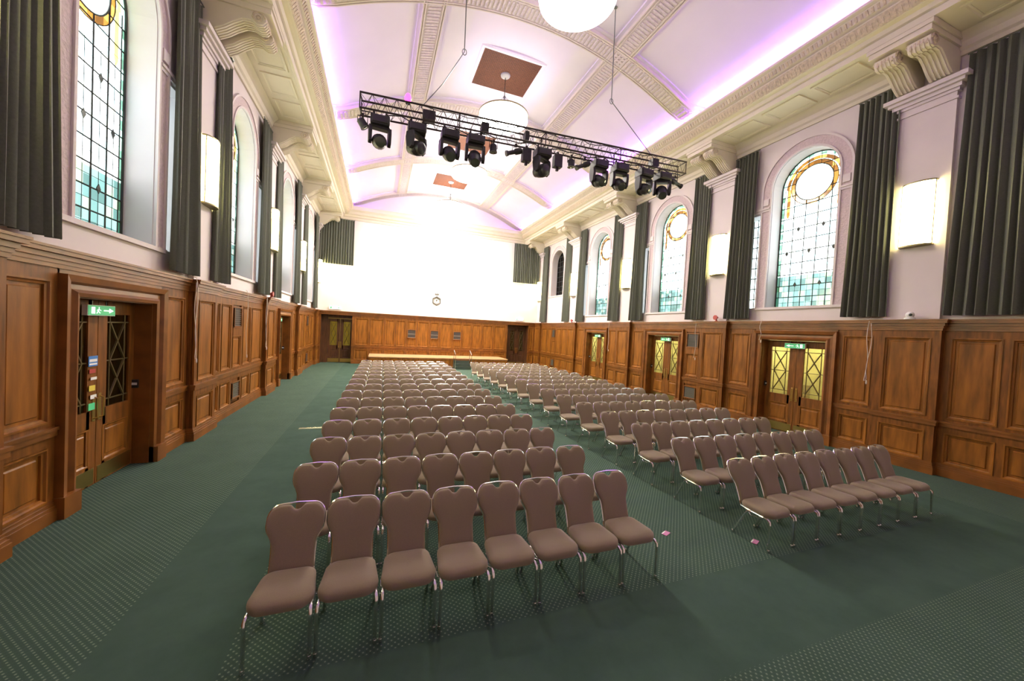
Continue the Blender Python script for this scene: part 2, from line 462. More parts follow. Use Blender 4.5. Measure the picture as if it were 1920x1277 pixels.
def bracket_prof():
    return [(.02, 8.46), (.02, 9.06), (1.12, 9.06), (1.20, 9.0), (1.21, 8.90), (1.15, 8.82), (1.05, 8.80), (.93, 8.86), (.78, 8.85), (.62, 8.74), (.46, 8.60), (.30, 8.50)]
def upper_pier(side, k):
    mp = mapL if side == 'L' else mapR
    s0, s1 = pier(k); s0 += .08; s1 -= .05
    s1 = min(s1, D-.02)
    m = MB(); m.box(s0, s1, -.02, .10, DZ-.02, 8.08)
    o = struct(m.build(trim_name(), 'wall_paint', tf=mp), 'pale pink pilaster between windows, bay %d' % k)
    c = MB()
    for z0, z1, p in ((8.00, 8.05, .13), (8.16, 8.22, .14), (8.22, 8.30, .18), (8.30, 8.37, .24), (8.37, 8.46, .30)):
        c.box(s0-(p-.10), min(s1+(p-.10), D-.01), -.02, p, z0, z1)
    c.box(s0, s1, -.02, .11, 8.05, 8.18)
    c.build('capital', 'wall_paint', o, tf=mp)
    # beam over the brackets
    b = MB(); b.box(s0-.02, min(s1+.04, D-.01), .0, 1.30, 9.05, SZ+.01); b.box(s0-.05, min(s1+.07, D-.01), .0, 1.33, 9.16, SZ+.01)
    b.build('beam', 'cream', o, tf=mp)
    w_ = .36
    for a in ((s0+.02, s0+.02+w_), (s1-.02-w_, s1-.02)):
        q = MB(); q.prism(bracket_prof(), lambda u, z: (a[0], u, z), lambda u, z: (a[1], u, z))
        br = q.build('bracket', 'cream', o, tf=mp, bevel=.01)
        f = MB()
        pr_ = bracket_prof()[4:]
        for j in range(5):     # flutes on the underside
            c0 = a[0]+.045+j*(w_-.09)/4-.014
            poly = [(u, z) for u, z in pr_]+[(u+.01, z-.022) for u, z in reversed(pr_)]
            f.prism(poly, lambda u, z: (c0, u, z), lambda u, z: (c0+.028, u, z))
        f.build('flutes', 'cream', br, tf=mp)
        v = MB()               # volute on both cheeks and a leaf on the nose
        for ss, d in ((a[0], -1), (a[1], 1)):
            pts = [(ss+d*.012, 1.06+(.135-.018*t/2)*math.cos(t*.8), 8.935+(.135-.018*t/2)*math.sin(t*.8)) for t in range(0, 13)]
            v.tube(pts, .016, 5)
            v.ball((ss+d*.01, 1.06, 8.935), .04, .5, 1, 1, 8, 4)
        for j in range(5):
            v.ball(((a[0]+a[1])/2+(j-2)*.06, 1.20, 8.93-abs(j-2)*.015), .05, .6, .5, 1.3, 6, 4)
        v.build('volute', 'cream_ornate', br, tf=mp)
for k in range(-1, 5):
    for sd in 'LR': upper_pier(sd, k)

# ------------------------------------------------------------------ wooden dado
def dado_run(side, s0, s1, off, cols, label, vent=None):
    """one length of panelling; cols = [(a, b, kind)] panels between stiles"""
    mp = {'L': mapL, 'R': mapR, 'F': mapF, 'B': mapB}[side]
    m = MB(); zt = 3.12
    m.box(s0, s1, 0, off+.012, 0, zt)
    edges = sorted([(a, b) for a, b, _ in cols]); F = off+.05
    last = s0
    for a, b in edges:
        if a-last > .001: m.box(last, a, off, F, 0, zt)
        last = b
    if s1-last > .001: m.box(last, s1, off, F, 0, zt)
    for a, b in edges:
        m.box(a, b, off, F, 0, .26); m.box(a, b, off, F, .92, 1.22); m.box(a, b, off, F, 2.93, zt)
    o = struct(m.build(trim_name(), 'oak', tf=mp), label)
    P = [(0, F+.012), (.022, F+.012), (.035, F-.008), (.06, F-.014), (.062, off+.014), (.10, off+.014), (.115, off+.03), (.115, off+.03)]
    for a, b, kind in cols:
        if b-a < .3: PP = [(0, F+.01), (.02, F+.01), (.04, F-.014), (.042, off+.014), (.06, off+.014), (.07, off+.026)]
        else: PP = P
        if kind == 'v':        # vent column: grilles above and below with a panel between
            for z0, z1 in ((2.32, 2.88), (.36, .84)):
                g = MB(); frame_loops(g, a+.02, b-.02, z0, z1, [(0, F+.03), (.03, F+.03), (.04, F-.01)], fill=False)
                fr = g.build('vent', 'oak_trim', o, tf=mp)
                q = MB(); q.box(a+.05, b-.05, F-.02, F-.01, z0+.03, z1-.03); q.build('backing', 'vent_dark' if z0 > 1 else 'grey_vent', fr, tf=mp)
                sl = MB()
                for i in range(9):
                    z = z0+.05+i*(z1-z0-.1)/8
                    sl.box(a+.05, b-.05, F-.012, F+.008, z-.008, z+.008)
                sl.build('louvres', 'grey_vent', fr, tf=mp)
            q = MB(); frame_loops(q, a, b, 1.22, 2.10, PP); q.build('panel', 'oak_panel', o, tf=mp)
            q = MB(); q.box(a, b, off, F+.01, 2.10, 2.33); q.build('rail', 'oak', o, tf=mp)
        else:
            q = MB(); frame_loops(q, a, b, 1.22, 2.93, PP); q.build('panel', 'oak_panel', o, tf=mp)
            q = MB(); frame_loops(q, a, b, .26, .92, PP); q.build('panel', 'oak_panel', o, tf=mp)
    # chair rail, cap and plinth mouldings
    r = MB()
    def course(z0, z1, u): r.box(s0-(u-F if off > .06 else 0), s1+(u-F if off > .06 else 0), off, u, z0, z1)
    course(1.05, 1.12, F+.03); course(1.12, 1.16, F+.045)
    r.build('chair_rail', 'oak_trim', o, tf=mp)
    c = MB()
    for z0, z1, e in ((3.08, 3.13, .02), (3.13, 3.18, .035), (3.18, 3.24, .06), (3.24, 3.29, .10), (3.29, DZ, .115)):
        x = e if off > .06 else 0
        c.box(s0-x, s1+x, -.0, F+e, z0, z1)
    c.build('dado_cap', 'oak_trim', o, tf=mp)
    b = MB()
    for z0, z1, e in ((0, .15, .045), (.15, .19, .035), (.19, .23, .02), (.23, .26, .01)):
        x = e if off > .06 else 0
        b.box(s0-x, s1+x, 0, F+e, z0, z1)
    b.build('plinth', 'oak_trim', o, tf=mp)
    return o
PO = .13
def door_case(side, c):
    mp = mapL if side == 'L' else mapR
    m = MB(); W0, W1, H0, H1 = DOORW, 1.13, DOORH, 3.05
    prof = [(0, .03), (0, .10), (.05, .115), (.09, .075), (.15, .07), (.18, .12), (.26, .14), (.27, .0)]   # (distance out from opening, u)
    def ring(d, u): return [(c-W0-d, u, 0), (c-W0-d, u, H0+d), (c+W0+d, u, H0+d), (c+W0+d, u, 0)]
    rs = [ring(d, u) for d, u in prof]
    n = len(rs); vs = [v for r in rs for v in r]; fs = []
    for i in range(n-1):
        for k in range(3): fs.append((i*4+k, i*4+k+1, i*4+4+k+1, i*4+4+k))
    m.add(vs, fs)
    for s in (-1, 1):
        a, b = sorted((c+s*W0, c+s*(W0+.28))); m.box(a, b, 0, .16, 0, .27)
    # lining of the deep reveal
    for s in (-1, 1):
        a, b = sorted((c+s*W0, c+s*(W0-.015))); m.box(a, b, -DREC, .04, 0, H0)
    m.box(c-W0, c+W0, -DREC, .04, H0-.015, H0)
    return m.build('door_case', 'oak_trim', None, tf=mp)
DN = [0]
def man_and_arrow(m, mp_s0, w_, z0, h, u):
    # running-man pictogram, door block and arrow in white
    def bx(a, b, c, d): m.box(mp_s0+a*w_, mp_s0+b*w_, u, u+.004, z0+c*h, z0+d*h)
    bx(.10, .22, .15, .85)
    m.ball((mp_s0+.36*w_, u+.004, z0+.78*h), .08*h, 1, .3, 1, 8, 4)
    for p, q in (((.36, .66), (.33, .42)), ((.33, .42), (.40, .22)), ((.33, .42), (.28, .18)), ((.36, .62), (.43, .50)), ((.36, .62), (.29, .52))):
        m.tube([(mp_s0+p[0]*w_, u+.004, z0+p[1]*h), (mp_s0+q[0]*w_, u+.004, z0+q[1]*h)], .035*h, 5)
    bx(.55, .80, .44, .56)
    m.prism([(.76, .25), (.92, .5), (.76, .75)], lambda a, b: (mp_s0+a*w_, u, z0+b*h), lambda a, b: (mp_s0+a*w_, u+.004, z0+b*h))
def make_door(mp, c, hw, H, u0, label, style='lattice', notices=False):
    DN[0] += 1
    e = struct(empty('door_%d' % DN[0]), label)
    x = lambda s, u, z: mp(s, u+u0, z)
    for side in (-1, 1):
        a, b = sorted((c+side*.006, c+side*hw)); T = .05
        m = MB()
        st = .13
        sa, sb = (st, .19) if side < 0 else (.19, st)
        m.box(a, a+sa, 0, T, .01, H); m.box(b-sb, b, 0, T, .01, H)
        m.box(a+st, b-st, 0, T, .01, .30); m.box(a+st, b-st, 0, T, .86, 1.12); m.box(a+st, b-st, 0, T, H-.20, H)
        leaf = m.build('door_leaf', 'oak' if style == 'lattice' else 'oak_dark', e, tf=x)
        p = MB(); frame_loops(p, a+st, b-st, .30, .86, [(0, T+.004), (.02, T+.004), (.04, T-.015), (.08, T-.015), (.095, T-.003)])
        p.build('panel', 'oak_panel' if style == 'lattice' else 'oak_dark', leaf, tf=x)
        g = MB(); g.box(a+sa, b-sb, .02, .026, 1.12, H-.20); g.build('glazing', 'door_glass', leaf, tf=x)
        l = MB(); z0, z1 = 1.12, H-.20; w_ = b-a-sa-sb; cx = (a+b)/2; q0, q1 = a+sa, b-sb
        def bar(p0, p1, r=.012): l.tube([(p0[0], .03, p0[1]), (p1[0], .03, p1[1])], r, 5)
        i0, i1 = q0+.17*w_, q1-.17*w_; zm = (z0+z1)/2
        bar((i0, z0), (i0, z1)); bar((i1, z0), (i1, z1)); bar((q0, zm), (q1, zm)); bar((q0, z0+.12), (q1, z0+.12)); bar((q0, z1-.12), (q1, z1-.12))
        for y0, y1 in ((z0+.12, zm), (zm, z1-.12)):
            bar((i0, y0), (i1, y1), .017); bar((i0, y1), (i1, y0), .017)
        l.build('lattice', 'lattice_bronze', leaf, tf=x)
        k = MB(); k.box(a+.03, b-.03, T, T+.004, .03, .26); k.build('kick_plate', 'brass', leaf, tf=x)
        hs = c+side*.06
        h = MB(); h.tube([(hs, T+.005, 1.0), (hs, T+.05, 1.02), (hs, T+.05, 1.30), (hs, T+.005, 1.32)], .011, 6)
        h.box(hs-.03, hs+.03, T, T+.006, .96, 1.36)
        h.build('handle', 'brass', leaf, tf=x)
        if notices and side == -1:
            n = MB(); n.box(c-.20, c-.02, T+.012, T+.016, 1.78, 1.93); n.build('blue_notice', 'blue_notice', leaf, tf=x)
            n = MB(); n.box(c-.185, c-.035, T+.016, T+.018, 1.845, 1.885); n.box(c-.185, c-.035, T+.016, T+.018, 1.80, 1.825); n.build('notice_lines', 'paper_white', leaf, tf=x)
            for q, (z0_, z1_, mt_) in enumerate(((1.68, 1.74, 'red_plastic'), (1.58, 1.62, 'paper_white'), (1.42, 1.50, 'yellow_notice'), (1.30, 1.36, 'paper_white'), (1.14, 1.24, 'sign_green'))):
                n = MB(); n.box(c-.18+.03*(q % 2), c-.06+.03*(q % 2), T+.012, T+.016, z0_, z1_); n.build('notice', mt_, leaf, tf=x)
    return e
def exit_sign(mp, c, z, u, label, w_=.56, h=.15, fc='sign_green', pc='sign_white'):
    e = tag(empty('exit_sign', mp(c, u, z)), label, 'sign', 'illuminated exit signs over the doors')
    P = Vector(mp(c, u, z)); rel = lambda s, q, zz: tuple(Vector(mp(c+s, u+q, z+zz))-P)
    m = MB(); m.box(-w_/2, w_/2, 0, .06, 0, h); m.build('housing', 'white_plastic', e, tf=rel)
    m = MB(); m.box(-w_/2+.01, w_/2-.01, .06, .066, .008, h-.008); m.build('face', fc, e, tf=rel)
    m = MB(); man_and_arrow(m, -w_/2+.01, w_-.02, .008, h-.016, .066); m.build('pictogram', pc, e, tf=rel)
    for q_ in (-w_/4, w_/4):
        m = MB(); m.tube([(q_, .03, h), (q_, .03, h+.06)], .006, 6); m.build('hanger', 'steel_dark', e, tf=rel)

ORD = ['nearest', 'second', 'third', 'farthest']
for side in 'LR':
    mp = mapL if side == 'L' else mapR; nm = 'left' if side == 'L' else 'right'
    for k in range(-1, 5):
        a, b = pier(k); b = min(b, D)
        dado_run(side, a, b, PO, [(a+.14, b-.14, 'p')], 'projecting oak panelled pier on the %s wall' % nm)
        if k == 4: continue
        a, b = pier(k)[1], pier(k+1)[0]; c = cen(k)
        if k in DOORS[side]:
            d0, d1 = c-1.14, c+1.14
            if side == 'R' and k == 1: left = [(a+.12, d0-.10, 'v')]
            else: left = [(a+.12, d0-.10, 'p')]
            dado_run(side, a, d0, 0, left, 'oak panelling on the near side of the %s %s wall door' % (ORD[k], nm))
            dado_run(side, d1, b, 0, [(d1+.12, b-.12, 'p')], 'oak panelling on the far side of the %s %s wall door' % (ORD[k], nm))
            h = MB(); h.box(d0, d1, 0, .05, 3.02, 3.12)
            for z0, z1, e in ((3.08, 3.13, .02), (3.13, 3.18, .035), (3.18, 3.24, .06), (3.24, 3.29, .10), (3.29, DZ, .115)):
                h.box(d0, d1, 0, .05+e, z0, z1)
            h.box(d0, c-1.11, 0, .05, 0, 3.1); h.box(c+1.11, d1, 0, .05, 0, 3.1)
            hd = struct(h.build(trim_name(), 'oak_trim', tf=mp), 'oak cap above the %s %s wall door' % (ORD[k], nm))
            dc = door_case(side, c); dc.parent = hd
            make_door(mp, c, DOORW-.016, DOORH-.02, -DREC+.0, 'glazed oak double door, %s on the %s wall' % (ORD[k], nm), notices=(side == 'L' and k == 0))
            exit_sign(mp, c+(.0 if side == 'R' else -.15), DOORH-.24, -.13, 'green exit sign hung in the head of the %s %s wall doorway' % (ORD[k], nm))
            # lobby behind the glazed doors
            lb = MB(); q = [(c-1.3, -DREC-.02, 0), (c+1.3, -DREC-.02, 0), (c+1.3, -2.2, 0), (c-1.3, -2.2, 0)]
            lb.box(c-1.3, c+1.3, -2.3, -2.2, 0, 3); lb.box(c-1.4, c-1.3, -2.3, -DREC-.02, 0, 3); lb.box(c+1.3, c+1.4, -2.3, -DREC-.02, 0, 3); lb.box(c-1.4, c+1.4, -2.3, -DREC-.02, 3, 3.1)
            lb.box(c-1.3, c+1.3, -2.2, -DREC-.02, -.2, .005)
            if side == 'R':
                pl = bpy.data.lights.new('lobby_fill_light', 'POINT'); pl.energy = 55; pl.color = (1, .88, .55); pl.shadow_soft_size = .15  # unseen fill light, added to brighten the lobby behind the door glass
                po = bpy.data.objects.new('lobby_fill_light', pl); po.location = mp(c+.3, -1.2, 2.5); COL.objects.link(po)
                fr_ = MB(); fr_.box(c-.15, c+.10, -2.19, -2.12, 0, 2.6); fr_.box(c+.75, c+1.2, -2.19, -2.12, 0, 1.3); fr_.box(c-1.2, c-.7, -2.19, -2.14, .4, 1.6)
                struct(fr_.build(trim_name(), 'oak', tf=mp), 'oak woodwork in the lobby beyond the %s right wall door' % ORD[k])
            struct(lb.build(trim_name(), 'back_room' if side == 'R' else 'oak', tf=mp), 'lobby seen through the glass of the %s %s wall door' % (ORD[k], nm))
        else:
            cols = []
            if side == 'L' and k == 1:
                cols = [(a+.12, a+.53, 'p'), (a+.65, a+1.27, 'p'), (a+1.40, a+2.02, 'v'), (a+2.17, a+2.83, 'p'), (a+2.95, b-.10, 'p')]
            elif k == 3:
                cols = [(a+.12, a+.9, 'p'), (a+1.02, a+1.66, 'p'), (a+1.78, a+2.3, 'v'), (a+2.42, a+3.0, 'p'), (a+3.12, b-.10, 'p')]
            else:
                w_ = (b-a-.1)/5
                cols = [(a+.1+i*w_, a+(i+1)*w_, 'p') for i in range(5)]
            dado_run(side, a, b, 0, cols, 'continuous oak panelling on the %s wall' % nm)
dado_run('L', YB, pier(-1)[0], 0, [(YB+.2, YB+1.1, 'p'), (YB+1.2, pier(-1)[0]-.1, 'p')], 'oak panelling at the camera end of the left wall')
dado_run('R', YB, pier(-1)[0], 0, [(YB+.2, YB+1.1, 'p'), (YB+1.2, pier(-1)[0]-.1, 'p')], 'oak panelling at the camera end of the right wall')
ed = [(-1.42, -.62), (-.48, .30), (.42, 1.02), (1.12, 1.70), (2.50, 3.25), (4.08, 4.85), (5.62, 6.22), (6.34, 6.98), (7.10, 7.85), (7.98, 8.84)]
vent_cols = [(1.84, 2.40), (3.37, 3.93), (4.95, 5.51)]
dado_run('F', -1.6, 9.0, 0, [(a, b, 'p') for a, b in sorted(ed+vent_cols)], 'oak panelling across the end wall')
dado_run('F', XL+.02, -3.4, 0, [], 'narrow oak strip in the left far corner')
dado_run('F', 10.65, XR-.02, 0, [(10.75, XR-.3, 'p')], 'oak panelling in the right far corner')
for a, b in ((-3.4, -1.6), (9.0, 10.65)):
    h = MB()
    for z0, z1, e in ((3.08, 3.13, .02), (3.13, 3.18, .035), (3.18, 3.24, .06), (3.24, 3.29, .10), (3.29, DZ, .115)):
        h.box(a, b, 0, .05+e, z0, z1)
    struct(h.build(trim_name(), 'oak_trim', tf=mapF), 'oak cap over the end wall door recess')
for i, (a, b) in enumerate(vent_cols):
    c = (a+b)/2
    e = tag(empty('wall_hatch', mapF(c, .062, 1.86)), 'small dark square hatch set in the end wall oak panelling, %s of three' % ['left', 'middle', 'right'][i], 'hatch', 'hatches in the end wall panelling')
    m = MB(); frame_loops(m, -.29, .29, -.08, .52, [(0, 0), (0, -.03), (.04, -.035), (.05, -.01)], fill=False); m.build('frame', 'oak_trim', e)
    m = MB(); m.box(-.25, .25, -.012, -.004, -.03, .47); m.build('pane', 'vent_dark', e)
    m = MB(); m.box(-.25, .25, -.02, -.01, -.055, -.03); m.box(-.25, .25, -.02, -.012, .20, .21); m.build('sill', 'cream', e)
make_door(mapF, -2.33, .72, 2.85, -.60, 'dark glazed double door in the left recess of the end wall', 'dark')
make_door(mapF, 9.98, .66, 2.85, -.60, 'dark double door in the right recess of the end wall', 'dark')
for a, b, c_, w_ in ((-3.4, -1.6, -2.33, .725), (9.0, 10.65, 9.98, .665)):
    f = MB(); f.box(a, c_-w_, -.64, -.52, 0, 3.08); f.box(c_+w_, b, -.64, -.52, 0, 3.08); f.box(c_-w_, c_+w_, -.64, -.52, 2.87, 3.08)
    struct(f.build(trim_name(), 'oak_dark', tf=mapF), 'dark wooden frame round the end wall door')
for a, b, m_ in ((-3.4, -1.6, 'back_room_glow'), (9.0, 10.65, 'oak_dark')):
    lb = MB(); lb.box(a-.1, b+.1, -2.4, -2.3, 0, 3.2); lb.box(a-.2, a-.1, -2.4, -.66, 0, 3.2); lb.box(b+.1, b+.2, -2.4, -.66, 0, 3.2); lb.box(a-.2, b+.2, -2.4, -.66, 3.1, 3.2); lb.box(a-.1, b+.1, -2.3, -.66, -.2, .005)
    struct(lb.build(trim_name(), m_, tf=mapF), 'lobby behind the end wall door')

# ------------------------------------------------------------------ windows
def win_poly(hw, sill, spr, n=18):
    return [(-hw, sill), (hw, sill)]+[(hw*math.cos(PI*i/n), spr+hw*math.sin(PI*i/n)) for i in range(n+1)]
WN = [0]
def window(side, k):
    mp = mapL if side == 'L' else mapR; c = cen(k); WN[0] += 1
    nm = 'left' if side == 'L' else 'right'
    dark = side == 'R' and k == 3; sill = 5.2 if dark else SILL
    e = struct(empty('window_%d' % WN[0]), 'tall arched leaded window, %s on the %s wall' % (ORD[k], nm))
    g = -REC
    def add(poly, u0, u1, name, mt, par=e):
        m = MB(); m.prism(poly, lambda s, z: (c+s, u0, z), lambda s, z: (c+s, u1, z)); return m.build(name, mt, par, tf=mp)
    H = WIN_R
    if dark:
        add(win_poly(H, sill, SPR), g, g+.006, 'pane', 'glass_brown')
    else:
        zsplit = 4.72
        add([(-H, sill), (H, sill), (H, zsplit), (-H, zsplit)], g, g+.006, 'lower_pane', 'glass_lower')
        add(win_poly(H, zsplit, SPR), g, g+.006, 'pane', 'glass_clear')
        # green scroll border
        m = MB(); n = 20; o1 = [(-H, sill)]+[(-H*math.cos(PI*i/n), SPR+H*math.sin(PI*i/n)) for i in range(n+1)]+[(H, sill)]
        h2 = H-.10; i1 = [(-h2, sill)]+[(-h2*math.cos(PI*i/n), SPR+h2*math.sin(PI*i/n)) for i in range(n+1)]+[(h2, sill)]
        vs = [(c+s, g+.010, z) for s, z in o1]+[(c+s, g+.010, z) for s, z in i1]; L = len(o1)
        m.add(vs, [(i, i+1, L+i+1, L+i) for i in range(L-1)]); m.build('green_border', 'glass_green', e, tf=mp)
        # amber ring round the clear roundel, and its two drops
        m = MB(); R0, R1, zc, n = .50, .62, 7.42, 36
        vs = [(c+r*math.cos(2*PI*i/n), g+.012, zc+r*math.sin(2*PI*i/n)) for r in (R0, R1) for i in range(n)]
        m.add(vs, [(i, (i+1) % n, n+(i+1) % n, n+i) for i in range(n)]); m.build('amber_ring', 'glass_amber', e, tf=mp)
        # outer amber arch
        m = MB(); n = 20
        vs = [(c-r*math.cos(PI*i/n), g+.011, SPR+r*math.sin(PI*i/n)) for r in (.66, .76) for i in range(n+1)]
        m.add(vs, [(i, i+1, n+1+i+1, n+1+i) for i in range(n)])
        for s in (-1, 1):
            a, b = sorted((s*.62, s*.72)); m.add([(c+a, g+.011, 6.62), (c+b, g+.011, 6.62), (c+b, g+.011, SPR), (c+a, g+.011, SPR)], [(0, 1, 2, 3)])
            m.add([(c+a, g+.011, 6.62), (c+b, g+.011, 6.62), (c+(a+b)/2, g+.011, 6.5)], [(0, 1, 2)])
        m.build('amber_drop', 'glass_amber' if side == 'R' else 'glass_gold', e, tf=mp)
    # lead cames
    m = MB()
    def bar(p, q, r=.013): m.tube([(c+p[0], g+.016, p[1]), (c+q[0], g+.016, q[1])], r, 4)
    def top(s): return SPR+math.sqrt(max(0, (H-.01)**2-s*s))
    R = .50; zc = 7.42
    for s in (-.49, -.165, .165, .49):
        if dark: bar((s, sill), (s, top(s)))
        else:
            bar((s, sill), (s, zc-math.sqrt(max(0, R*R-s*s)) if abs(s) < R else top(s))); 
            if abs(s) < R: bar((s, zc+math.sqrt(R*R-s*s)), (s, top(s)), .008)
    z = sill+.33; i = 0
    while z < SPR+.75:
        hw = H if z < SPR else math.sqrt(max(0, H*H-(z-SPR)**2))
        if dark or abs(z-zc) > R: bar((-hw, z), (hw, z), .013)
        else:
            q = math.sqrt(max(0, R*R-(z-zc)**2)); bar((-hw, z), (-q, z)); bar((q, z), (hw, z))
        z += .345
    if not dark:
        for s in (-.78, .78): bar((s, sill), (s, SPR), .009)
        z = sill+.33-.17
        while z < 6.7:     # thin quarry leads
            bar((-.78, z), (.78, z), .0045); z += .345
        for s in (-.33, 0, .33, -.64, .64): bar((s, sill), (s, 6.55), .0045)
        n = 32
        m.tube([(c+R*math.cos(2*PI*i/n), g+.018, zc+R*math.sin(2*PI*i/n)) for i in range(n+1)], .013, 5)
        m.tube([(c+.62*math.cos(2*PI*i/n), g+.018, zc+.62*math.sin(2*PI*i/n)) for i in range(n+1)], .008, 5)
        for s_, z_ in ((-.33, 6.12), (.33, 6.12), (0, 5.42), (-.33, 4.45), (.33, 4.45), (-.62, 5.42), (.62, 5.42)):
            m.prism([(s_-.045, z_), (s_, z_-.075), (s_+.045, z_), (s_, z_+.075)], lambda s, z: (c+s, g+.014, z), lambda s, z: (c+s, g+.026, z))
    pl = win_poly(H-.012, sill+.01, SPR, 24)
    m.tube([(c+s, g+.018, z) for s, z in pl+pl[:1]], .02, 5)
    m.build('lead_came', 'lead', e, tf=mp)
    # ornate architrave
    def band_ring(r0, r1, u, name, mt, z0):
        q = MB(); n = 24
        def path(r): return [(-r, z0)]+[(-r*math.cos(PI*i/n), SPR+r*math.sin(PI*i/n)) for i in range(n+1)]+[(r, z0)]
        a, b = path(r0), path(r1); L = len(a)
        vs = [(c+s, 0., z) for s, z in a]+[(c+s, u, z) for s, z in a]+[(c+s, u, z) for s, z in b]+[(c+s, 0., z) for s, z in b]
        fs = []
        for i in range(L-1):
            for p in range(3): fs.append((p*L+i, p*L+i+1, (p+1)*L+i+1, (p+1)*L+i))
        q.add(vs, fs); return q.build(name, mt, e, tf=mp)
    band_ring(.89, .94, .05, 'moulding', 'wall_paint', sill)
    band_ring(.94, 1.16, .022, 'architrave', 'ornate_plaster', sill)
    band_ring(1.16, 1.21, .05, 'moulding', 'wall_paint', sill if not dark else sill)
    q = MB(); q.box(c-1.25, c+1.25, 0, .05, sill-.07, sill); q.build('sill', 'wall_paint', e, tf=mp)
    if not dark:
        q = MB()
        for s in (-1, 1):
            a, b = sorted((c+s*.93, c+s*2.0))
            q.box(a, b, 0, .045, 6.78, 6.84); q.box(a, b, 0, .07, 6.84, 6.89)
            a, b = sorted((c+s*.97, c+s*1.14)); q.box(a, b, 0, .06, 6.96, 7.16)
        q.build('impost', 'wall_paint', e, tf=mp)
        for s in (-1, 1):
            a, b = sorted((s*1.22, s*1.78))
            sp = add([(a, SILL), (b, SILL), (b, 6.72), (a, 6.72)], g, g+.006, 'side_pane', 'glass_clear')
            m = MB()
            for t in (.18, .36): 
                ss = a+(b-a)*(t/.54); m.tube([(c+ss, g+.014, SILL), (c+ss, g+.014, 6.72)], .017, 4)
            z = SILL+.33
            while z < 6.7: m.tube([(c+a, g+.014, z), (c+b, g+.014, z)], .018, 4); z += .345
            m.tube([(c+a+.02, g+.014, SILL+.02), (c+b-.02, g+.014, SILL+.02), (c+b-.02, g+.014, 6.70), (c+a+.02, g+.014, 6.70), (c+a+.02, g+.014, SILL+.02)], .034, 4)
            m.build('lead_came', 'lead', sp, tf=mp)
for sd in 'LR':
    for k in range(4): window(sd, k)
# the dark far right window gives onto an unlit shaft
q = MB(); c = cen(3)
q.box(c-1.2, c+1.2, -1.5, -1.45, 4.9, 8.6); q.box(c-1.25, c-1.2, -1.5, -REC-.01, 4.9, 8.6); q.box(c+1.2, c+1.25, -1.5, -REC-.01, 4.9, 8.6); q.box(c-1.25, c+1.25, -1.5, -REC-.01, 8.6, 8.65); q.box(c-1.25, c+1.25, -1.5, -REC-.01, 4.85, 4.9)
struct(q.build(trim_name(), 'oak_dark', tf=mapR), 'unlit shaft behind the farthest right window')

# ------------------------------------------------------------------ curtains
def curtain_mesh(w_, z0, z1, flare, folds, depth, seed):
    rnd = random.Random(seed); m = MB(); nx = folds*8; nz = 10
    ph = [rnd.uniform(-.5, .5) for _ in range(folds+2)]; am = [rnd.uniform(.65, 1.15) for _ in range(folds+2)]
    def pt(i, j, t):
        f = i/nx; v = j/nz; z = z1+(z0-z1)*v
        a = 2*PI*folds*f; q = int(f*folds)
        ww = w_*(1+flare*v**1.6)
        s = (f-.5)*ww+.012*math.sin(a*1.0+ph[q]*0+v*1.3)
        u = depth*am[min(q, folds)]*(.5+.5*math.cos(a+.25*math.sin(3*v+ph[0]*4)))*(.75+.35*v)+.02*math.sin(v*2+f*5)
        return (s, u+t, z)
    vs = [pt(i, j, t) for t in (0, .008) for j in range(nz+1) for i in range(nx+1)]; K = (nx+1)*(nz+1); fs = []
    for j in range(nz):
        for i in range(nx):
            a = j*(nx+1)+i; fs += [(a, a+1, a+nx+2, a+nx+1), (K+a, K+a+nx+1, K+a+nx+2, K+a+1)]
    for j in range(nz):
        for i in (0, nx):
            a = j*(nx+1)+i; fs.append((a, a+nx+1, K+a+nx+1, K+a))
    for i in range(nx):
        for j in (0, nz):
            a = j*(nx+1)+i; fs.append((a, a+1, K+a+1, K+a))
    m.add(vs, fs); return m
def curtain(side, sc_, w_, label, z0=3.40, z1=8.80, flare=.12, folds=7, depth=.10, u=.09, group='dark green window curtains', seed=1):
    mp = {'L': mapL, 'R': mapR, 'F': mapF}[side]
    P = Vector(mp(sc_, u, z0)); tf = lambda s, q, z: tuple(Vector(mp(sc_+s, u+q, z))-P)
    e = tag(empty('curtain', P), label, 'curtain', group)
    curtain_mesh(w_, z0, z1, flare, folds, depth, seed).build('drape', 'curtain', e, smooth=True, tf=tf)
    r = MB(); r.tube([(-w_/2-.03, .05, z1+.015), (w_/2+.03, .05, z1+.015)], .016, 6); r.build('curtain_rail', 'steel_dark', e, tf=tf)
seed = 10
for side in 'LR':
    nm = 'left' if side == 'L' else 'right'
    for k in range(4):
        c = cen(k); seed += 3
        fw_ = 1.0 if side == 'L' else .86
        curtain(side, c-1.68 if side == 'R' else c-1.80, .80 if side == 'R' else .84, 'dark green curtain on the near side of the %s %s wall window' % (ORD[k], nm), seed=seed, group=None)
        curtain(side, c+1.72 if side == 'R' else c+1.66, fw_-.08, 'dark green curtain on the far side of the %s %s wall window' % (ORD[k], nm), seed=seed+1, folds=7, flare=.14, group=None)
curtain('R', 3.45, 1.22, 'broad dark green curtain at the right edge, beside the nearest right pier', seed=3, folds=9, group=None)
curtain('L', 3.45, 1.1, 'dark green curtain on the left wall before the nearest pier', seed=4, folds=9, group=None)
curtain('F', -2.66, 2.0, 'short dark green curtain hung high in the left corner of the end wall', z0=6.22, z1=9.02, folds=14, flare=.01, depth=.08, seed=5, group=None, u=.35)
curtain('F', 10.12, 2.05, 'short dark green curtain hung high in the right corner of the end wall', z0=6.20, z1=9.02, folds=14, flare=.01, depth=.08, seed=6, group=None, u=.35)

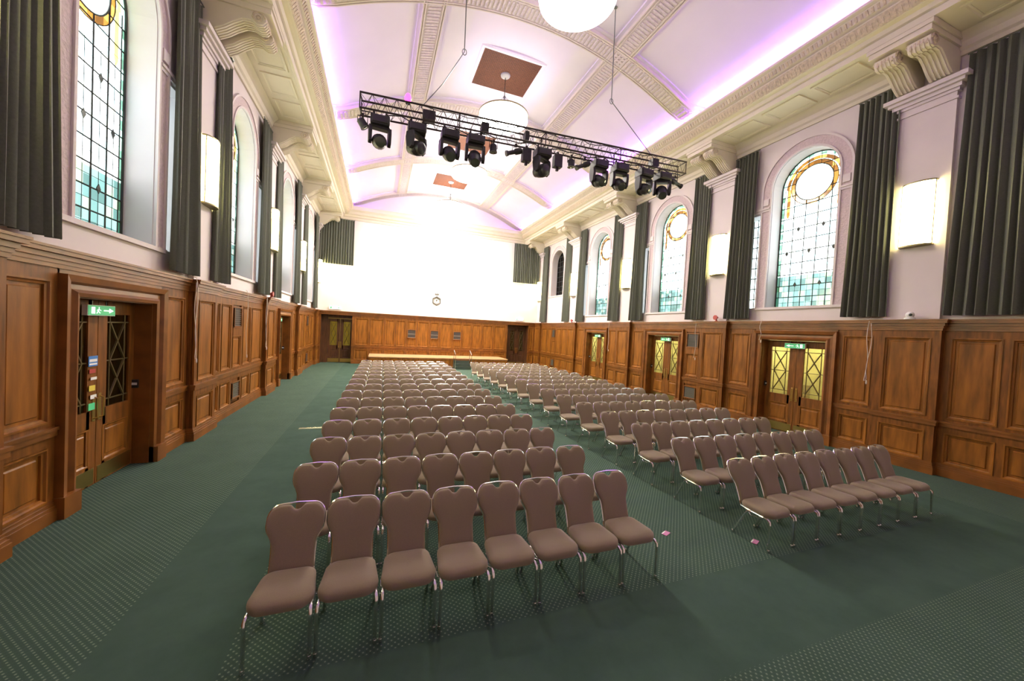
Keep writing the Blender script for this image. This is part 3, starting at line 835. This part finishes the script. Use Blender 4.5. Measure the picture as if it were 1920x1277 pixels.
# ------------------------------------------------------------------ wall lights
def sconce_meshes():
    n = 12; W, Dp, H = .27, .19, 1.42
    arc = [(-W+2*W*i/n, Dp*math.sqrt(max(0, 1-((2*i/n-1)**2)*.86)))for i in range(n+1)]
    g = MB(); poly = arc+[(x, y-.012) for x, y in reversed(arc)]
    g.prism(poly, lambda s, u: (s, u, .03), lambda s, u: (s, u, H-.02))
    rims = []
    for z in (0, H-.02):
        r = MB(); rims.append(r)
        pl = [(x*1.02, y*1.03+.002) for x, y in arc]+[(W*1.02, 0.0), (-W*1.02, 0.0)]
        if z == 0: r.prism(pl, lambda s, u: (s, u, z), lambda s, u: (s, u, z+.035))
        else:
            r.prism(pl, lambda s, u: (s, u, z), lambda s, u: (s, u, z+.032))
    for sx in (-1, 1):
        r = MB(); r.tube([(sx*W*1.0, arc[0][1]+.002, .03), (sx*W*1.0, arc[0][1]+.002, H-.01)], .012, 5); rims.append(r)
    b = MB(); b.box(-.12, .12, 0, .02, .1, H-.1)
    return g, rims, b
for side in 'LR':
    nm = 'left' if side == 'L' else 'right'; mp = mapL if side == 'L' else mapR
    for k in range(5):
        s = (pier(k)[0]+pier(k)[1])/2+.0
        if k == 4: s = D-.42
        P = Vector(mp(s, .10, 4.96)); tf = lambda a, q, z: tuple(Vector(mp(s+a, .10+q, 4.96+z))-P)
        e = tag(empty('wall_sconce', P), 'glowing curved glass wall light on the %s pier of the %s wall' % (['nearest', 'second', 'third', 'fourth', 'fifth'][k], nm), 'wall light', None)
        g, r, b = sconce_meshes()
        g.build('glass_shade', 'sconce_glass_%d' % k, e, smooth=True, tf=tf); [q_.build('rim', 'bronze', e, tf=tf) for q_ in r]; b.build('backplate', 'bronze', e, tf=tf)

# ------------------------------------------------------------------ ceiling grilles and pendant lamps
for k in range(4):
    y = cen(k)+.2; z = vz(0)
    e = struct(empty(trim_name(), (XC, y, z)), 'brown ceiling grille in a white moulded frame')
    m = MB(); 
    l = [(-.16, .02), (-.16, -.05), (-.10, -.08), (-.04, -.06), (0, -.06), (0, .02)]
    loops = [[(-1.0+i, -.9+i, q), (1.0-i, -.9+i, q), (1.0-i, .9-i, q), (-1.0+i, .9-i, q)] for i, q in l]
    vs = [v for q in loops for v in q]; fs = []
    for a in range(len(loops)-1):
        for c in range(4): fs.append((a*4+c, a*4+(c+1) % 4, a*4+4+(c+1) % 4, a*4+4+c))
    m.add(vs, fs); m.build('frame', 'vault_paint', e)
    m = MB(); m.box(-1, 1, -.9, .9, -.055, -.05); m.build('backing', 'vent_dark', e)
    m = MB()
    for i in range(34):
        x = -1+2*(i+.5)/34; m.box(x-.012, x+.012, -.9, .9, -.062, -.056)
    for i in range(30):
        yy = -.9+1.8*(i+.5)/30; m.box(-1, 1, yy-.012, yy+.012, -.070, -.062)
    m.build('mesh', 'grille', e)
    lamp = tag(empty('pendant_lamp', (XC, y, 9.95)), '%s large round glowing pendant lamp hung from the vault' % ['nearest', 'second', 'third', 'farthest'][k], 'pendant lamp')
    R = .86
    m = MB(); m.lathe([(R-.03, .0), (R-.005, .02), (R, .06), (R, .22), (R-.02, .23), (.02, .23)], n=40); m.build('glass_shade', 'pendant_glass_%d' % k, lamp, smooth=True)
    m = MB(); m.lathe([(.02, -.08), (.3, -.072), (.6, -.045), (R-.06, -.008), (R-.035, .004)], n=40); m.build('added_down_glow', 'pendant_down_glow_%d' % k, lamp, smooth=True)  # added glowing disc that throws light down on the seating
    m = MB(); m.lathe([(R+.002, .200), (R+.020, .200), (R+.020, .240), (R+.002, .240)], n=40, cap=False); m.build('rim', 'bronze', lamp)
    m = MB(); m.tube([(0, 0, .22), (0, 0, z-9.95-.09)], .014, 8)
    m.lathe([(.05, .22), (.06, .42), (.03, .5), (.02, .8), (.05, .86), (.02, .92)], n=12)
    for a in range(3):
        t = 2*PI*a/3+.5; m.tube([(R*.93*math.cos(t), R*.93*math.sin(t), .23), (.02*math.cos(t), .02*math.sin(t), .88)], .006, 5)
    m.build('hanging_rod', 'steel_dark', lamp)
    m = MB(); m.lathe([(.02, -.17), (.10, -.16), (.16, -.12), (.17, -.09), (.17, -.07)], c=(0, 0, z-9.95), n=24); m.build('ceiling_rose', 'rose_grey', lamp, smooth=True)

# ------------------------------------------------------------------ lighting truss
TA, TB = Vector((-.56, 8.72, 7.34)), Vector((7.95, 8.30, 7.44))
TD = (TB-TA).normalized(); TP = Vector((-TD.y, TD.x, 0)).normalized(); TU = Vector((0, 0, 1)); TL = (TB-TA).length
def tp(s, p, z): return TA+TD*s+TP*p+TU*z
truss = tag(empty('lighting_truss', TA), 'long black box truss hung across the hall carrying the stage lights', 'lighting truss')
relT = lambda x, y, z: tuple(Vector((x, y, z))-TA)
h = .16
for p, z in ((-h, h), (h, h), (-h, -h), (h, -h)):
    m = MB(); m.tube([tp(0, p, z), tp(TL, p, z)], .021, 8); m.build('chord', 'black_metal', truss, smooth=True, tf=relT)
m = MB(); n = 34
for i in range(n):
    a, b = TL*i/n, TL*(i+1)/n; mid = (a+b)/2
    for (p0, z0), (p1, z1) in (((-h, h), (-h, -h)), ((h, h), (h, -h)), ((-h, h), (h, h)), ((-h, -h), (h, -h))):
        m.tube([tp(a, p0, z0), tp(mid, p1, z1)], .006, 4); m.tube([tp(mid, p1, z1), tp(b, p0, z0)], .006, 4)
for s in (0.01, TL*.25, TL*.5, TL*.75, TL-.01):
    m.tube([tp(s, -h, -h), tp(s, h, -h), tp(s, h, h), tp(s, -h, h), tp(s, -h, -h)], .014, 4)
m.build('lacing', 'black_metal', truss, tf=relT)
m = MB()
m.tube([tp(TL*t/40, .02+.05*math.sin(t*1.3), -h+.03+.03*math.sin(t*2.1)) for t in range(41)], .014, 5)
m.tube([tp(TL*t/40, -.05+.05*math.sin(t*1.7+1), h+.02+.02*math.sin(t*1.1)) for t in range(6, 36)], .010, 5)
m.build('power_cable', 'black', truss, tf=relT)
m = MB()
for s, ww in ((1.45, .14), (2.75, .09), (3.8, .05), (7.55, .1)):
    m = MB(); m.obox(tp(s, 0, .02), TD*ww, TP*.10, TU*.10); m.build('junction_box', 'black', truss, tf=relT)
for i, (anc, ring, br) in enumerate(((Vector((1.6, 8.6, 11.38)), Vector((1.62, 8.6, 9.02)), (.70, 1.6)), (Vector((5.65, 8.62, 11.44)), Vector((5.67, 8.6, 8.95)), (6.95, 5.6)))):
    e = tag(empty('hoist_cable', ring), 'thin steel cable holding up the %s of the lighting truss' % ['left part', 'right part'][i], 'cable')
    rr = lambda x, y, z: tuple(Vector((x, y, z))-ring)
    anc.z = vz(anc.x-XC)-.03
    m = MB(); m.tube([anc, ring], .012, 6); m.build('wire', 'steel_dark', e, tf=rr)
    s = (br[0]-TA.x)/TD.x; q = tp(s, 0, h+.02)
    m = MB(); m.tube([ring, ring.lerp(q, .5)+Vector((0, 0, -.10 if i == 0 else 0)), q], .010, 6); m.build('bridle', 'steel_dark', e, tf=rr)
    m = MB(); m.tube([ring+Vector((.05*math.cos(t*PI/6), 0, .07*math.sin(t*PI/6))) for t in range(13)], .009, 5); m.lathe([(.045, -.03), (.05, -.015), (.03, 0), (.02, .02)], c=tuple(anc-Vector((0, 0, 0))), n=10)
    m.build('shackle', 'steel_dark', e, tf=rr)

def moving_head(pan, tilt):
    e = empty('moving_head_light')
    m = MB(); m.box(-.20, .20, -.16, .16, -.24, -.04); m.box(-.17, .17, -.19, .19, -.22, -.07); m.build('base', 'black', e, bevel=.02)
    m = MB()
    for s in (-.13, .13):
        m.box(s-.02, s+.02, -.03, .03, -.05, .06); m.tube([(s-.025+.05*0, -.03, .03), (s, -.03, .09), (s, .03, .03)], .012, 6)
    m.build('clamp', 'black_metal', e)
    c, s_ = math.cos(pan), math.sin(pan)
    rp = lambda x, y, z: (x*c-y*s_, x*s_+y*c, z)
    m = MB()
    m.box(-.20, .20, -.08, .08, -.30, -.24)
    for s in (-1, 1):
        pl = [(-.09, -.26), (.09, -.26), (.11, -.38), (.08, -.59), (0, -.64), (-.08, -.59), (-.11, -.38)]
        m.prism(pl, lambda y, z: (s*.165, y, z), lambda y, z: (s*.235, y, z))
    m.build('yoke', 'black', e, tf=rp, bevel=.012)
    ct, st = math.cos(tilt), math.sin(tilt)
    def rh(x, y, z):
        y2, z2 = y*ct-z*st, y*st+z*ct
        return rp(x, y2, z2-.555)
    m = MB(); m.lathe([(.09, .20), (.135, .17), (.15, .06), (.15, -.04), (.135, -.12), (.115, -.16), (.11, -.20)], n=16)
    for i in range(4): m.lathe([(.154, .0+.03*i), (.158, .005+.03*i), (.154, .01+.03*i)], n=16)
    lh = m.build('lamp_head', 'black', e, smooth=True, tf=rh)
    m = MB(); m.lathe([(.105, -.201), (.06, -.214), (.005, -.218)], n=16); m.build('lens', 'lens', lh, smooth=True, tf=rh)
    return e
heads = [(-.14, .12, -1.15), (.64, .75, 1.75), (1.38, .1, -.9), (1.98, -.1, -.7), (3.68, .45, 1.6), (5.30, .05, -1.1), (5.92, -.1, -1.0), (6.70, .1, -1.3), (7.30, -.5, -.8)]
names = ['first', 'second', 'third', 'fourth', 'fifth', 'sixth', 'seventh', 'eighth', 'ninth']
for i, (x, pan, tilt) in enumerate(heads):
    e = moving_head(pan, tilt); s = (x-TA.x)/TD.x; e.location = tp(s, 0, -h-.02)
    tag(e, 'black moving head stage light under the truss, %s of nine from the left' % names[i], 'stage light', 'moving head lights on the truss')
def par_can(kind, aim):
    e = empty('spotlight' if kind != 'box' else 'speaker_box')
    m = MB(); m.tube([(-.05, 0, 0), (-.05, 0, -.08)], .01, 5); m.box(-.025, .025, -.02, .02, -.05, .03); m.build('clamp', 'black_metal', e)
    ca, sa = math.cos(aim), math.sin(aim)
    if kind == 'box':
        m = MB(); m.box(-.11, .11, -.08, .08, -.36, -.06); m.build('cabinet', 'black', e, bevel=.01)
        m = MB(); m.box(-.03, .03, -.03, .03, -.44, -.36); m.build('bracket', 'black_metal', e)
    elif kind == 'par':
        rh = lambda x, y, z: (x*ca-z*sa, y, x*sa+z*ca-.18)
        m = MB(); m.lathe([(.05, .10), (.085, .07), (.09, -.06), (.10, -.10)], n=12); m.build('housing', 'black', e, smooth=True, tf=rh)
        m = MB(); m.lathe([(.09, -.095), (.01, -.105)], n=12); m.build('lens', 'lens', e, tf=rh)
        m = MB(); m.tube([(-.10, 0, -.18), (-.10, 0, -.03), (.10, 0, -.03), (.10, 0, -.18)], .010, 5); m.build('yoke', 'black_metal', e)
    else:
        rh = lambda x, y, z: (x*ca-z*sa, y, x*sa+z*ca-.16)
        m = MB(); m.lathe([(.06, .16), (.075, .12), (.075, 0), (.05, -.03), (.05, -.20), (.065, -.21), (.07, -.26)], n=12); m.build('barrel', 'black', e, smooth=True, tf=rh)
        m = MB(); m.tube([(-.09, 0, -.16), (-.09, 0, -.02), (.09, 0, -.02), (.09, 0, -.16)], .010, 5); m.build('yoke', 'black_metal', e)
    return e
for x, kind, aim, lab in ((-.50, 'par', .6, 'small black spotlight at the left end of the truss'), (2.42, 'par', 0, 'small black spotlight right of the fourth moving head'),
                          (2.98, 'profile', -1.2, 'slim black profile spotlight angled left near the truss middle'), (3.26, 'box', 0, 'black box fixture hanging beside the slim profile spotlight at mid truss'),
                          (4.10, 'box', 0, 'black box fixture hanging just right of the fifth moving head'), (4.48, 'par', .1, 'small black spotlight between the fifth and sixth moving heads'),
                          (4.86, 'profile', -1.1, 'slim black profile spotlight just left of the sixth moving head'), (7.72, 'profile', 1.3, 'slim black profile spotlight at the right end of the truss')):
    e = par_can(kind, aim); s = (x-TA.x)/TD.x; e.location = tp(s, 0, -h-.065); tag(e, lab, 'stage light')
e = tag(empty('pink_lamp', tp(.98, -.05, .20)), 'small glowing magenta lamp on top of the truss', 'stage light')
m = MB(); m.ball((0, 0, .10), .075, 1, 1, 1.5, 10, 8); m.build('bulb', 'pink_lamp', e, smooth=True)
m = MB(); m.lathe([(.05, -.02), (.05, .02), (.03, .03)], n=10); m.build('holder', 'black', e)

# ------------------------------------------------------------------ chairs
def chair_parts():
    e = empty('banquet_chair')
    # seat cushion
    def outl(f, n=9):
        # rounded trapezoid (front at -y)
        P = []
        hf, hb, yf, yb, r = .230, .205, -.224, .215, .115
        cs = [(hf-r, yf+r, -PI/2, 0), (hb-r*.8, yb-r*.8, 0, PI/2), (-hb+r*.8, yb-r*.8, PI/2, PI), (-hf+r, yf+r, PI, 1.5*PI)]
        for j, (cx, cy, a0, a1) in enumerate(cs):
            rr = r if j in (0, 3) else r*.8
            for i in range(n): 
                a = a0+(a1-a0)*i/(n-1); P.append(((cx+rr*math.cos(a))*f, (cy+rr*math.sin(a))*f))
        return P
    m = MB(); rings = []
    for f, z in ((.90, .405), (.985, .415), (1.0, .44), (.985, .462), (.93, .478), (.75, .490), (.45, .496), (.12, .498)):
        rings.append([(x, y, z-.012*max(0, (-y-.15)/.085)) for x, y in outl(f)])
    m.loft(rings); m.build('seat', 'chair_fabric', e, smooth=True)
    # backrest: outline in (x, v) with v up the back
    Hb = .535
    def half(v):
        t = v/Hb
        if t < .40: return .170-.003*math.sin(t/.40*PI)
        if t < .70: q = (t-.40)/.30; return .170+.057*(q*q*(3-2*q))
        return .227
    pts = []
    v = 0
    side = [(half(v_), v_) for v_ in [Hb*i/16 for i in range(0, 13)]]
    # rounded upper corner
    cx, cv, rx, rv = .135, Hb*.79, .092, Hb*.195
    corner = [(cx+rx*math.cos(a), cv+rv*math.sin(a)) for a in [PI/2*i/8 for i in range(1, 9)]]
    notch = [(.075, Hb*.985), (.055, Hb*.975), (.040, Hb*.945), (.022, Hb*.915), (0, Hb*.905)]
    rt = side+corner+notch
    cush = rt+[(-x, v_) for x, v_ in reversed(rt[:-1])]
    hoop = side+corner+[(.06, Hb*.99), (0, Hb*.995)]
    def place(x, v_, d):      # d = distance in front of the back plane; curved and leaning
        ang = math.radians(18.5); y = .205+v_*math.sin(ang)+.05*(v_/Hb)**2-(1-(x/.23)**2)*0+.02*(1-(x/.24)**2); z = .43+v_*math.cos(ang)
        return (x, y-d*math.cos(ang), z+d*math.sin(ang))
    cvx, cvv = 0, Hb*.52
    m = MB(); rings = []
    for f, d in ((.94, -.016), (.99, -.010), (1.0, .006), (.985, .020), (.93, .030), (.75, .036), (.4, .038), (.08, .038)):
        rings.append([place(cvx+(x-cvx)*f, cvv+(v_-cvv)*f, d) for x, v_ in cush])
    m.loft(rings); m.build('backrest', 'chair_fabric', e, smooth=True)
    m = MB()
    path = [(-x, v_) for x, v_ in reversed(hoop)][::-1]
    full = [(-x, v_) for x, v_ in hoop]+[(x, v_) for x, v_ in reversed(hoop[:-1])]
    m.tube([place(x*1.0, v_*1.01, -.012) for x, v_ in full], .0095, 6); m.build('back_frame', 'chrome', e, smooth=True)
    # legs: front legs turn down from the seat frame with a bright knee
    for s in (-1, 1):
        m = MB(); m.tube([(s*.205, -.13, .398), (s*.211, -.185, .396), (s*.215, -.215, .375), (s*.216, -.222, .33), (s*.216, -.222, .015)], .0155, 8)
        m.lathe([(.018, 0), (.018, .03), (.0155, .035)], c=(s*.216, -.222, 0), n=8)
        m.build('leg', 'chrome', e, smooth=True)
        m = MB(); m.tube([(s*.195, .02, .395), (s*.20, .08, .385), (s*.205, .115, .33), (s*.212, .265, .015)], .0145, 8)
        m.lathe([(.018, 0), (.018, .03), (.0155, .035)], c=(s*.212, .267, 0), n=8)
        m.build('leg', 'chrome', e, smooth=True)
    m = MB()
    for s in (-1, 1):
        m.tube([(s*.205, -.13, .395), (s*.20, .03, .395), (s*.175, .20, .40), (s*.172, .225, .45)], .011, 6)
    m.tube([(-.205, -.12, .392), (.205, -.12, .392)], .010, 6); m.tube([(-.19, .12, .392), (.19, .12, .392)], .010, 6)
    m.build('seat_frame', 'chrome', e, smooth=True)
    for s in (-1, 1):
        m = MB(); m.tube([(s*.212, -.11, .375), (s*.224, -.07, .36), (s*.224, -.02, .365), (s*.224, .02, .35), (s*.214, .06, .372)], .0065, 5)
        m.build('linking_bracket', 'chrome', e, smooth=True)
    return e
proto = chair_parts()
NO = ['first', 'second', 'third', 'fourth', 'fifth', 'sixth', 'seventh', 'eighth', 'ninth', 'tenth', 'eleventh', 'twelfth', 'thirteenth', 'fourteenth', 'fifteenth']
for k in range(15):
    for blk in (0, 1):
        x0 = (-.62+.012*k) if blk == 0 else (4.90-.020*k)
        for i in range(8):
            if blk == 0 and k == 0 and i == 0: o = proto
            else: o = copy_tree(proto)
            jx, jy, jr = random.uniform(-.002, .002), random.uniform(-.010, .010), random.uniform(-.004, .004)
            o.location = (x0+.477*i+jx, 3.30+1.01*k+jy, 0); o.rotation_euler = (0, 0, jr)
            pos = '%s from left' % NO[i]
            row = 'front row' if k == 0 else '%s row back' % NO[k]
            tag(o, 'taupe banquet chair, %s in the %s of the %s block' % (pos, row, ['left', 'right'][blk]), 'chair',
                'banquet chairs in the %s block of rows' % ['left', 'right'][blk])

# ------------------------------------------------------------------ stage at the far end
st = tag(empty('stage', (4.0, 23.35, 0)), 'low stage with a pale wooden top along the end wall', 'stage')
m = MB(); m.box(-4.5, 4.35, 0, 2.15, .62, .68); m.build('top', 'stage_top', st)
m = MB(); m.box(-4.48, 4.33, .03, 2.15, 0, .62); m.build('body', 'oak', st)
m = MB()
for i in range(9):
    a = -4.44+i*.975; frame_loops(m, a, a+.9, .08, .56, [(0, .03), (0, .0), (.04, .0), (.06, .02)], fill=True)
m.build('front_panel', 'oak_panel', st)
sp = tag(empty('stage_steps', (5.15, 22.75, 0)), 'small set of steps with metal rails at the stage front', 'steps')
m = MB()
for i in range(3): m.box(-.5, .5, .2*i, .60, .18*i, .18*(i+1))
m.build('treads', 'steel_dark', sp)
m = MB()
for s in (-.52, .52): m.tube([(s, 0, 0), (s, 0, .95), (s, .55, 1.2), (s, .55, 0)], .018, 6)
m.build('handrail', 'chrome', sp)

# emblem on the end wall
e = tag(empty('wall_emblem', (3.70, D-.005, 4.1)), 'hexagonal crest with a small crown fixed on the white end wall', 'emblem')
m = MB()
for r, t in ((.29, .042), (.20, .014)):
    m.tube([(r*math.sin(PI/3*i), -.02, .34+r*math.cos(PI/3*i)) for i in range(7)], t, 6)
m.build('hexagon', 'emblem_bronze', e)
m = MB(); m.ball((0, -.02, .38), .05, 1, .4, 1.1, 8, 5)
for i in range(3): m.tube([(0, -.02, .34), (.10*math.sin(2*PI*i/3), -.02, .34-.10*math.cos(2*PI*i/3))], .01, 4)
m.build('device', 'emblem_bronze', e)
m = MB(); m.box(-.14, .14, -.03, 0, .74, .79)
for i in range(3): m.prism([(-.14+.1*i, .79), (-.05+.1*i, .79), (-.095+.1*i, .90)], lambda x, z: (x, -.03, z), lambda x, z: (x, -.005, z))
m.ball((0, -.02, .94), .03, 1, .4, 1, 8, 4)
m.build('crown', 'emblem_bronze', e)

exit_sign(mapF, -2.62, 3.42, .02, 'exit sign above the left end wall door', .7, .20, 'sign_white', 'sign_green')
exit_sign(mapF, 9.9, 3.42, .02, 'exit sign above the right end wall door', .6, .18, 'sign_white', 'sign_green')

# cameras, sounders, cords
def dome(side, s, lab):
    mp = mapR if side == 'R' else mapL; P = Vector(mp(s, .24, DZ))
    e = tag(empty('security_camera', P), lab, 'camera')
    m = MB(); m.lathe([(.09, 0), (.09, .03), (.07, .05)], n=16); m.build('base', 'white_plastic', e, smooth=True)
    m = MB(); m.ball((0, 0, .10), .075, 1, 1, 1, 14, 8); m.build('housing', 'white_plastic', e, smooth=True)
    m = MB(); m.ball((-.055 if side == 'R' else .055, -.03, .10), .032, 1, 1, 1, 8, 6); m.build('lens', 'lens', e, smooth=True)
dome('R', 4.62, 'white dome camera standing on the nearest right pier cap')
def sounder(side, s, lab):
    mp = mapR if side == 'R' else mapL; P = Vector(mp(s, .22, DZ))
    e = tag(empty('alarm_sounder', P), lab, 'alarm sounder')
    m = MB(); m.lathe([(.05, 0), (.05, .02), (.025, .03), (.025, .08)], n=12); m.build('base', 'red_plastic', e)
    m = MB(); sg = -1 if side == 'R' else 1
    m.loft([[(sg*t, r*math.cos(2*PI*a/12), .13+r*math.sin(2*PI*a/12)) for a in range(12)] for t, r in ((-.06, .03), (0, .05), (.05, .085), (.07, .085))]); m.build('horn', 'red_plastic', e, smooth=True)
sounder('R', 9.62, 'red alarm sounder on the second right pier cap')
sounder('R', 19.85, 'red alarm sounder on the fourth right pier cap')
sounder('L', 14.55, 'red alarm sounder on the third left pier cap')
def cord(side, s, z1, z0, lab, u=.30, loop=False):
    mp = {'L': mapL, 'R': mapR, 'F': mapF}[side]; P = Vector(mp(s, u, z0))
    e = tag(empty('pull_cord', P), lab, 'cord')
    tf = lambda a, q, z: tuple(Vector(mp(s+a, u+q, z))-P)
    m = MB()
    m.tube([(.03, -u+.17, z1+.02), (.02, -.02, z1-.0), (.02*1, 0, z1-.1)]+[(.02+.02*math.sin(i*.9), .01*math.sin(i), z1-.1-(z1-.1-z0)*i/8) for i in range(1, 9)], .007, 5)
    if loop: m.tube([(-.02, 0, z1-.1)]+[(-.02-.03*math.sin(i*.7), .01*math.cos(i), z1-.1-(z1-z0-.15)*i/8) for i in range(1, 9)]+[(.02, 0, z0)], .006, 5)
    m.build('string', 'cord_white', e, tf=tf)
    m = MB(); m.lathe([(.006, .05), (.016, .03), (.018, -.02), (.010, -.05)], c=(.025, 0, -.03), n=8); m.build('toggle', 'cord_white', e)
cord('R', 5.30, DZ+.03, 1.84, 'pale curtain cord hanging down right wall panelling by the nearest pier', .27, True)
cord('R', 7.98, DZ+.03, 2.72, 'short pale cord hanging above the nearest right door', .24)
cord('R', 10.45, DZ+.03, 1.95, 'pale cord hanging over the vent by the second right door', .22)
cord('L', 9.0, DZ+.03, 1.72, 'pale curtain cord hanging by the second left pier', .28, True)
cord('L', 12.2, DZ+.03, 1.55, 'pale cord hanging over the left wall vent panel', .22)
cord('L', 13.95, DZ+.03, 1.66, 'pale cord hanging just before the third left pier', .26, True)
cord('R', 15.95, DZ+.03, 1.9, 'pale cord hanging just past the third right pier', .22)
for side, s, z, lab in (('L', 7.75, 1.62, 'small white access reader in the nearest left doorway'),):
    pass
def reader(side, k, lab):
    mp = mapL if side == 'L' else mapR; s = cen(k)+DOORW-.02; P = Vector(mp(s, -.16, 1.38))
    e = tag(empty('door_switch', P), lab, 'switch')
    tf = lambda a, q, z: tuple(Vector(mp(s+a, -.16+q, 1.38+z))-P)
    m = MB(); m.box(-.03, 0, -.05, .05, -.07, .07); m.build('body', 'black', e, tf=tf)
    m = MB(); m.box(-.035, -.03, -.04, .04, -.02, .02); m.build('plate', 'white_plastic', e, tf=tf)
for side in 'LR':
    for k in DOORS[side]: reader(side, k, 'small black door switch with white plate in the %s %s wall doorway' % (ORD[k], 'left' if side == 'L' else 'right'))
for x, y, lab in ((3.72, 3.77, 'small pink and white paper lying on the carpet aisle'), (4.75, 3.29, 'small pink paper scrap under the front right chair row')):
    e = tag(empty('paper_scrap', (x, y, 0.002), .4), lab, 'paper')
    m = MB(); m.box(-.06, .06, -.035, .035, 0, .004); m.build('sheet', 'pink_label', e)
    m = MB(); m.box(-.06, .03, .02, .035, .004, .006); m.build('edge', 'paper_white', e)
e = tag(empty('floor_socket', (-1.45, 9.9, 0)), 'thin metal floor socket strip in the carpet left of the chairs', 'floor socket')
m = MB(); m.box(-.25, .25, -.06, .06, 0, .006); m.build('plate', 'steel_dark', e)
m = MB(); m.box(-.24, .24, .03, .05, .006, .008); m.build('lid_edge', 'chrome', e)
print('objects', len(bpy.data.objects))
